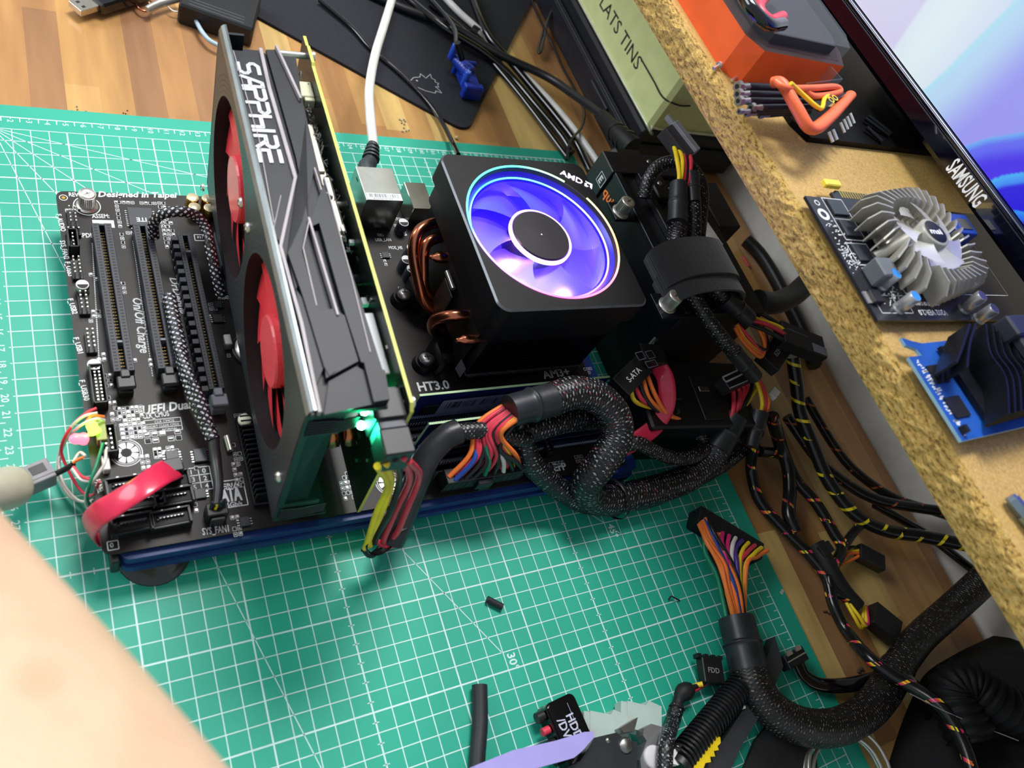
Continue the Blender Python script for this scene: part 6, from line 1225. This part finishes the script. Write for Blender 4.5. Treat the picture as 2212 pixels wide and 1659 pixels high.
# ------------------------------------------------------------------ things on the front part of the mat
b = MB(); b.tube(ats([(1052, 1294, .22), (1085, 1311, .22)]), .2, 0, 14, 0); b.build('tube_offcut', mat('sleeve_black', '1f2225', .55), label='short black offcut of shrink tube lying on the middle of the mat', cat='tube')
b = MB(); b.tube(ats([(1036, 1480, .5), (1037, 1560, .45), (1031, 1640, .45), (1028, 1720, .45)]), .42, 0, 16, 4); b.build('shrink_tube', mat('sleeve_black', '1f2225', .55), label='long black piece of shrink tube at the bottom edge of the mat', cat='tube')
b = MB(); b.tube(ats([(1444, 1296, .1), (1450, 1288, .25), (1458, 1292, .25), (1468, 1297, .05)]), .05, 0, 6, 5); b.build('wire_clipping', BLKM, label='tiny curled black wire clipping alone on the mat', cat='clipping')
hv = thing('drive_plug', 'black rounded plug lettered HDD /DVD with coloured wire ends, front of the mat', 'plug', at(1212, 1550, 0))
F_ = fr(at(1218, 1550, .9), at(1252, 1620, .9)-at(1180, 1520, .9), V((0, 0, 1)).cross(at(1252, 1620, .9)-at(1180, 1520, .9)))
P4 = [at(1170, 1526, .9), at(1224, 1500, .9), at(1266, 1572, .9), at(1200, 1625, .9)]
F_ = fr(P4[0], P4[1]-P4[0], P4[0]-P4[3]); w4 = (P4[1]-P4[0]).length; l4 = 4.0
b = MB(F_); b.prism(rrect(0, -l4, w4+.25, 0, .35), -.8, .25, 0); b.prism(rrect(.12, -l4+.1, w4+.1, -.12, .25), .25, .33, 0); b.build('body', BLKG, hv)
b = MB(F_); b.text('HDD', (w4*.55, -.95), .5, -pi/2, 0, .335, bold=.02, wx=.9); b.text('/DVD', (w4*.55-.62, -.95), .5, -pi/2, 0, .335, bold=.02, wx=.9); b.line((w4*.78, -.4), (w4*.78, -2.6), .02, .334, 0); b.build('lettering', mat('print_pale', 'b8bcd0', .5), hv)
for i, c in enumerate('krkky'): b = MB(F_); b.cyl((-.05, -.45-.75*i, -.15), (-.5, -.45-.75*i, -.15), .3 if c == 'k' else .22, m=0, n=12); b.build('wire_end', WIRE[c], hv, label=WN[c]+' wire end')
TR = mat('milky_plastic', 'd2e4de', .3, trans=.45, var=.04, ior=1.2)
def milky(u, v, du, dv, lab):
    a, c = at(u, v, .7), at(u+du, v+dv, .7); F_ = fr(a, c-a, V((0, 0, 1)).cross(c-a)); L_ = (c-a).length
    t = thing('milky_plug', lab, 'plug', a-V((0, 0, .7)), 'milky plugs at the front of the mat')
    b = MB(F_); b.prism([(0, -1.0), (0, .45), (L_*.55, .45), (L_*.62, .75), (L_, .6), (L_, -1.0)], -.65, .35, 0); b.box((-.35, -.9, -.5), (.05, .4, .3), 0, .05); b.build('body', TR, t)
    b = MB(F_); b.box((.1, -.7, -.35), (.6, -.3, -.05), 0, .05); b.build('red_wire_end', RED, t)
milky(1268, 1556, 82, 16, 'milky translucent plug between the black drive plug and the pliers'); milky(1348, 1534, 74, 18, 'milky translucent plug behind the plier jaws')
# pliers-like tool with lilac handle
pt = thing('wire_strippers', 'wire stripper tool with lilac handle and dark steel plates at the bottom of the picture', 'tool', at(1300, 1620, 0))
LIL = mat('lilac_plastic', '9f97d6', .45, var=.04)
b = MB(); q = [at(u, v, 2.6) for u, v in ((1282, 1580), (1284, 1592), (1258, 1622), (1240, 1637), (1150, 1662), (1000, 1720), (960, 1720), (1030, 1652), (1110, 1620), (1200, 1600), (1262, 1581))]
b.prism([(p.x, p.y) for p in q], 1.7, 2.6, 0); lo_ = b.build('handle', LIL, pt); bv = lo_.modifiers.new('round', 'BEVEL'); bv.width = .003; bv.segments = 3
DK = mat('plate_dark', '3b3f42', .4, .6)
b = MB(); q = [at(u, v, 1.9) for u, v in ((1288, 1592), (1335, 1581), (1362, 1600), (1382, 1600), (1380, 1660), (1240, 1690), (1200, 1670), (1258, 1642))]; b.prism([(p.x, p.y) for p in q], 1.1, 1.7, 0); b.build('cutting_plate', DK, pt)
b = MB(); a = at(1351, 1610, 1.7); b.lathe([(.42, 1.5), (.42, 1.78), (.3, 1.86), (0, 1.88)], 0, 22, T(a.x, a.y, 0)); a = at(1314, 1599, 1.7); b.lathe([(.16, 1.6), (.16, 1.74), (0, 1.74)], 0, 14, T(a.x, a.y, 0)); b.build('rivet', STEEL, pt)
b = MB(); q = [at(u, v, 1.6) for u, v in ((1376, 1550), (1368, 1580), (1345, 1583), (1338, 1573))]; b.prism([(p.x, p.y) for p in q], 1.0, 1.7, 0); b.build('jaw', STEEL, pt)
b = MB(); q = [at(u, v, 1.8) for u, v in ((1392, 1572), (1408, 1563), (1432, 1570), (1428, 1590), (1425, 1700), (1392, 1700), (1384, 1640), (1398, 1600), (1390, 1588))]; b.prism([(p.x, p.y) for p in q], 1.0, 1.75, 0); a = at(1413, 1636, 1.8); b.lathe([(.62, 1.7), (.62, 1.85), (.5, 1.9), (0, 1.9)], 1, 24, T(a.x, a.y, 0)); b.build('lever', [mat('lever_steel', '9a9c9e', .4, .8), mat('lever_pale', 'c8c6ca', .5)], pt)
b = MB(); q = [at(u, v, 1.5) for u, v in ((1455, 1625), (1470, 1607), (1482, 1612), (1484, 1644), (1470, 1652), (1456, 1648))]; b.prism([(p.x, p.y) for p in q], .4, 1.3, 0); b.build('white_grip', mat('white_block', 'e8e8e8', .4), pt)
# floppy plug lead
fd = thing('floppy_power_cable', 'short black lead ending in a small plug lettered FDD with red and yellow wires', 'cable', at(1530, 1455, 0))
p_, F_ = plugbox(fd, at(1513, 1448, .7), at(1556, 1453, .7), 1.5, .7, [BLK, mat('print_dim', '8e8e90', .5)], txt='FDD', tsz=.32)
b = MB(F_)
for i in range(4): b.box((-1.0+.52*i, .7, -.2), (-.72+.52*i, .95, .3), 0)
b.build('plug_teeth', BLK, p_)
wires(fd, 'ykr', ats([(1532, 1468, .8), (1515, 1478, .6), (1495, 1490, .6), (1480, 1500, .6)]), (1.2, .2, 0), (.2, 0, 0), .16, 3)
b = MB(); b.tube(ats([(1490, 1488, .6), (1474, 1498, .7), (1465, 1515, .65), (1462, 1530, .6)]), lambda t: .42+.12*sin(t*7), 0, 12, 6); b.build('tape', BLKM, fd)
sect(fd, 'braided_sleeve', ats([(1463, 1525, .6), (1452, 1560, .55), (1440, 1600, 2.3), (1436, 1650, 2.4), (1438, 1700, 2.2)]), .44, BR, 12)
# black handled saw-like tool with yellow ragged strip
kn = thing('pruning_saw', 'black ribbed folding tool with a ragged yellow strip at the bottom of the picture', 'tool', at(1540, 1590, 0))
b = MB(); b.tube(ats([(1462, 1655, .9), (1490, 1615, 1.0), (1540, 1550, 1.0), (1600, 1480, 1.0), (1622, 1455, .9)]), .8, 0, 16, 8, flat=.8)
q = ats([(1470, 1640, 1.0), (1505, 1596, 1.0), (1560, 1527, 1.0), (1610, 1470, 1.0)]); n = 26
for i in range(n): p = q[0].lerp(q[-1], i/(n-1)); d = (q[-1]-q[0]).normalized(); b.cyl(p-d*.05, p+d*.05, .86, m=0, n=14)
b.build('ribbed_handle', mat('handle_black', '17181a', .4), kn)
b = MB(); up_ = [(1496, 1659), (1510, 1640), (1520, 1622), (1533, 1605), (1545, 1590), (1556, 1592), (1557, 1605), (1550, 1612), (1553, 1620), (1542, 1622), (1545, 1634), (1534, 1634), (1536, 1646), (1524, 1648), (1515, 1672), (1490, 1680)]
q = [at(u, v, 1.5) for u, v in up_]; b.prism([(p.x, p.y) for p in q], 1.2, 1.5, 0); b.build('yellow_strip', mat('bright_yellow', 'e8c81a', .5), kn)
b = MB(); q = [at(u, v, 1.0) for u, v in ((1490, 1690), (1560, 1600), (1625, 1500), (1672, 1375), (1690, 1440), (1650, 1530), (1600, 1610), (1560, 1700))]; b.prism([(p.x, p.y) for p in q], .2, 1.1, 0); b.build('blade_guard', mat('guard_grey', '35363a', .5), kn)
b = MB(); q = [at(u, v, 1.5) for u, v in ((1606, 1500), (1610, 1499), (1617, 1528), (1612, 1530))]; b.prism([(p.x, p.y) for p in q], 1.1, 1.25, 0); b.build('white_mark', WHT, kn)
b = MB(); q = [at(u, v, .2) for u, v in ((1590, 1700), (1630, 1600), (1672, 1548), (1762, 1640), (1770, 1720))]; b.prism([(p.x, p.y) for p in q], .01, .3, 0); b.build('black_plate', mat('scuffed_black', '1f1f21', .6, var=.35, nscale=.5), label='scuffed flat black plate under the braided cable at the bottom', cat='plate')
b = MB()
for i, r in enumerate((3.2, 2.9, 3.4)):
    c = at(1835, 1690, .4+.25*i); c.x += (-.3, .2, .4)[i]; b.tube([(c.x+r*cos(t), c.y+r*.9*sin(t), c.z+.15*sin(2*t)) for t in [2*pi*j/20 for j in range(21)]], .13, 0, 8, 3)
b.build('wire_coil', mat('tin_wire', 'c9c7c0', .3, .8), label='coil of thick silver solder wire at the bottom edge', cat='wire coil')
# black fabric bag with corrugated hose at the lower right
bg = thing('black_bag', 'black soft bag with a corrugated hose filling the bottom right corner', 'bag', at(2120, 1560, -.3))
b = MB(); rows = 14; pts = [(1885, 1760), (1935, 1600), (1965, 1520), (2000, 1455), (2060, 1415), (2120, 1385), (2200, 1350), (2330, 1300)]; vs = []
edge = spline([at(u, v, -.25) for u, v in pts], 5); rnd = random.Random(5)
for i, p in enumerate(edge):
    for j in range(rows):
        f = j/(rows-1); c = V((66-.5, -50, 0)); q_ = p.lerp(V((63, p.y-8, 0)), f*.85); vs.append((q_.x, q_.y, -.25+5.5*sin(min(1, f*1.6)*pi/2)+rnd.gauss(0, .12)*(0 < f)))
b.add(vs, [(i*rows+j, i*rows+j+1, (i+1)*rows+j+1, (i+1)*rows+j) for i in range(len(edge)-1) for j in range(rows-1)], 0, smooth=True); b.build('fabric', mat('bag_black', '08080a', .8, bump=.4, bscale=6), bg)
b = MB(); hp_ = spline(ats([(2230, 1560, 5), (2150, 1520, 5.5), (2090, 1480, 5.2), (2060, 1500, 4.6), (2100, 1600, 4.4)]), 14); b.tube(hp_, lambda t: 1.5+.16*sin(t*120), 0, 18, 0); b.build('corrugated_hose', mat('hose_black', '0c0c0e', .6, spec=.2), bg)
loose('stitched_line', 'thin pale dashed thread along the black bag at the lower right', 'thread', ats([(1965, 1498, 4.5), (2060, 1545, 5.2), (2200, 1600, 6)]), .035, mat('thread_grey', '77777a', .6))
loose('black_cable', 'matt black cable going down between the braided cable and the black bag', 'cable', ats([(1990, 1500, .7), (2030, 1580, .4), (2085, 1640, .4), (2100, 1720, .4)]), .4, mat('cord_black', '1b1c20', .4))
# cable behind the power supply on the desk near the wall
ac = thing('black_adapter', 'black adapter bar with ribbed neck lying on the desk against the wall', 'adapter', at(1680, 600, -.3))
sect(ac, 'body', ats([(1612, 520, .8), (1640, 548, .9), (1668, 590, .9), (1700, 650, .9), (1735, 720, .8), (1760, 790, .6)]), .95, BLK, 8, 4, .7); b = MB(); b.tube(ats([(1636, 650, 6.5), (1670, 655, 6.2), (1710, 640, 6.0), (1745, 610, 6.2), (1800, 560, 7)]), .9, 0, 14, 6); b.build('velvet_band', mat('fabric_black', '101012', .95), label='thick black cable band passing under the shelf edge', cat='band')
loose('red_clipping', 'short red wire clipping on the desk by the wall', 'clipping', ats([(1605, 555, -.1), (1618, 575, -.1)]), .09, RED)
# ------------------------------------------------------------------ forearm in the near corner
SK = NT('skin'); k = SK; n1 = k.noise(k.co(), .5, 3); pm_ = at(52, 1508, 24.6)-V((-3, -38, 18)); tc_ = k.n('ShaderNodeTexCoord'); vm_ = k.n('ShaderNodeVectorMath', operation='DISTANCE'); k.l(tc_.outputs['Object'], vm_.inputs[0]); vm_.inputs[1].default_value = tuple(pm_*S)
k.l(k.mix(k.ramp(vm_.outputs['Value'], (.002, (1, 1, 1, 1)), (.005, (0, 0, 0, 1))), k.ramp(n1, (.35, 'd8b293'), (.7, 'e2bfa0')), lin('a8703f')), k.b.inputs['Base Color']); k.b.inputs['Roughness'].default_value = .55; k.b.inputs['Subsurface Weight'].default_value = .25; k.b.inputs['Subsurface Radius'].default_value = (.01, .004, .002); k.b.inputs['Subsurface Scale'].default_value = .4
pn = thing('person', 'bare forearm of a person reaching in from the near left corner', 'person', (-3, -38, 18))
ax = [V((-11.3, -22.6, 20.5)), V((-8.4, -27.2, 21)), V((-5.3, -32.8, 21.5)), V((-2.3, -38.5, 22)), V((.6, -44.2, 22.5)), V((3.6, -51, 23))]
b = MB(); b.tube(ax, lambda t: 3.5+.9*t, 0, 36, 10, flat=.85, up=(.3, .1, 1)); b.build('forearm', SK.m, pn)
for o in bpy.data.objects:
    if '_org' in o: del o['_org']
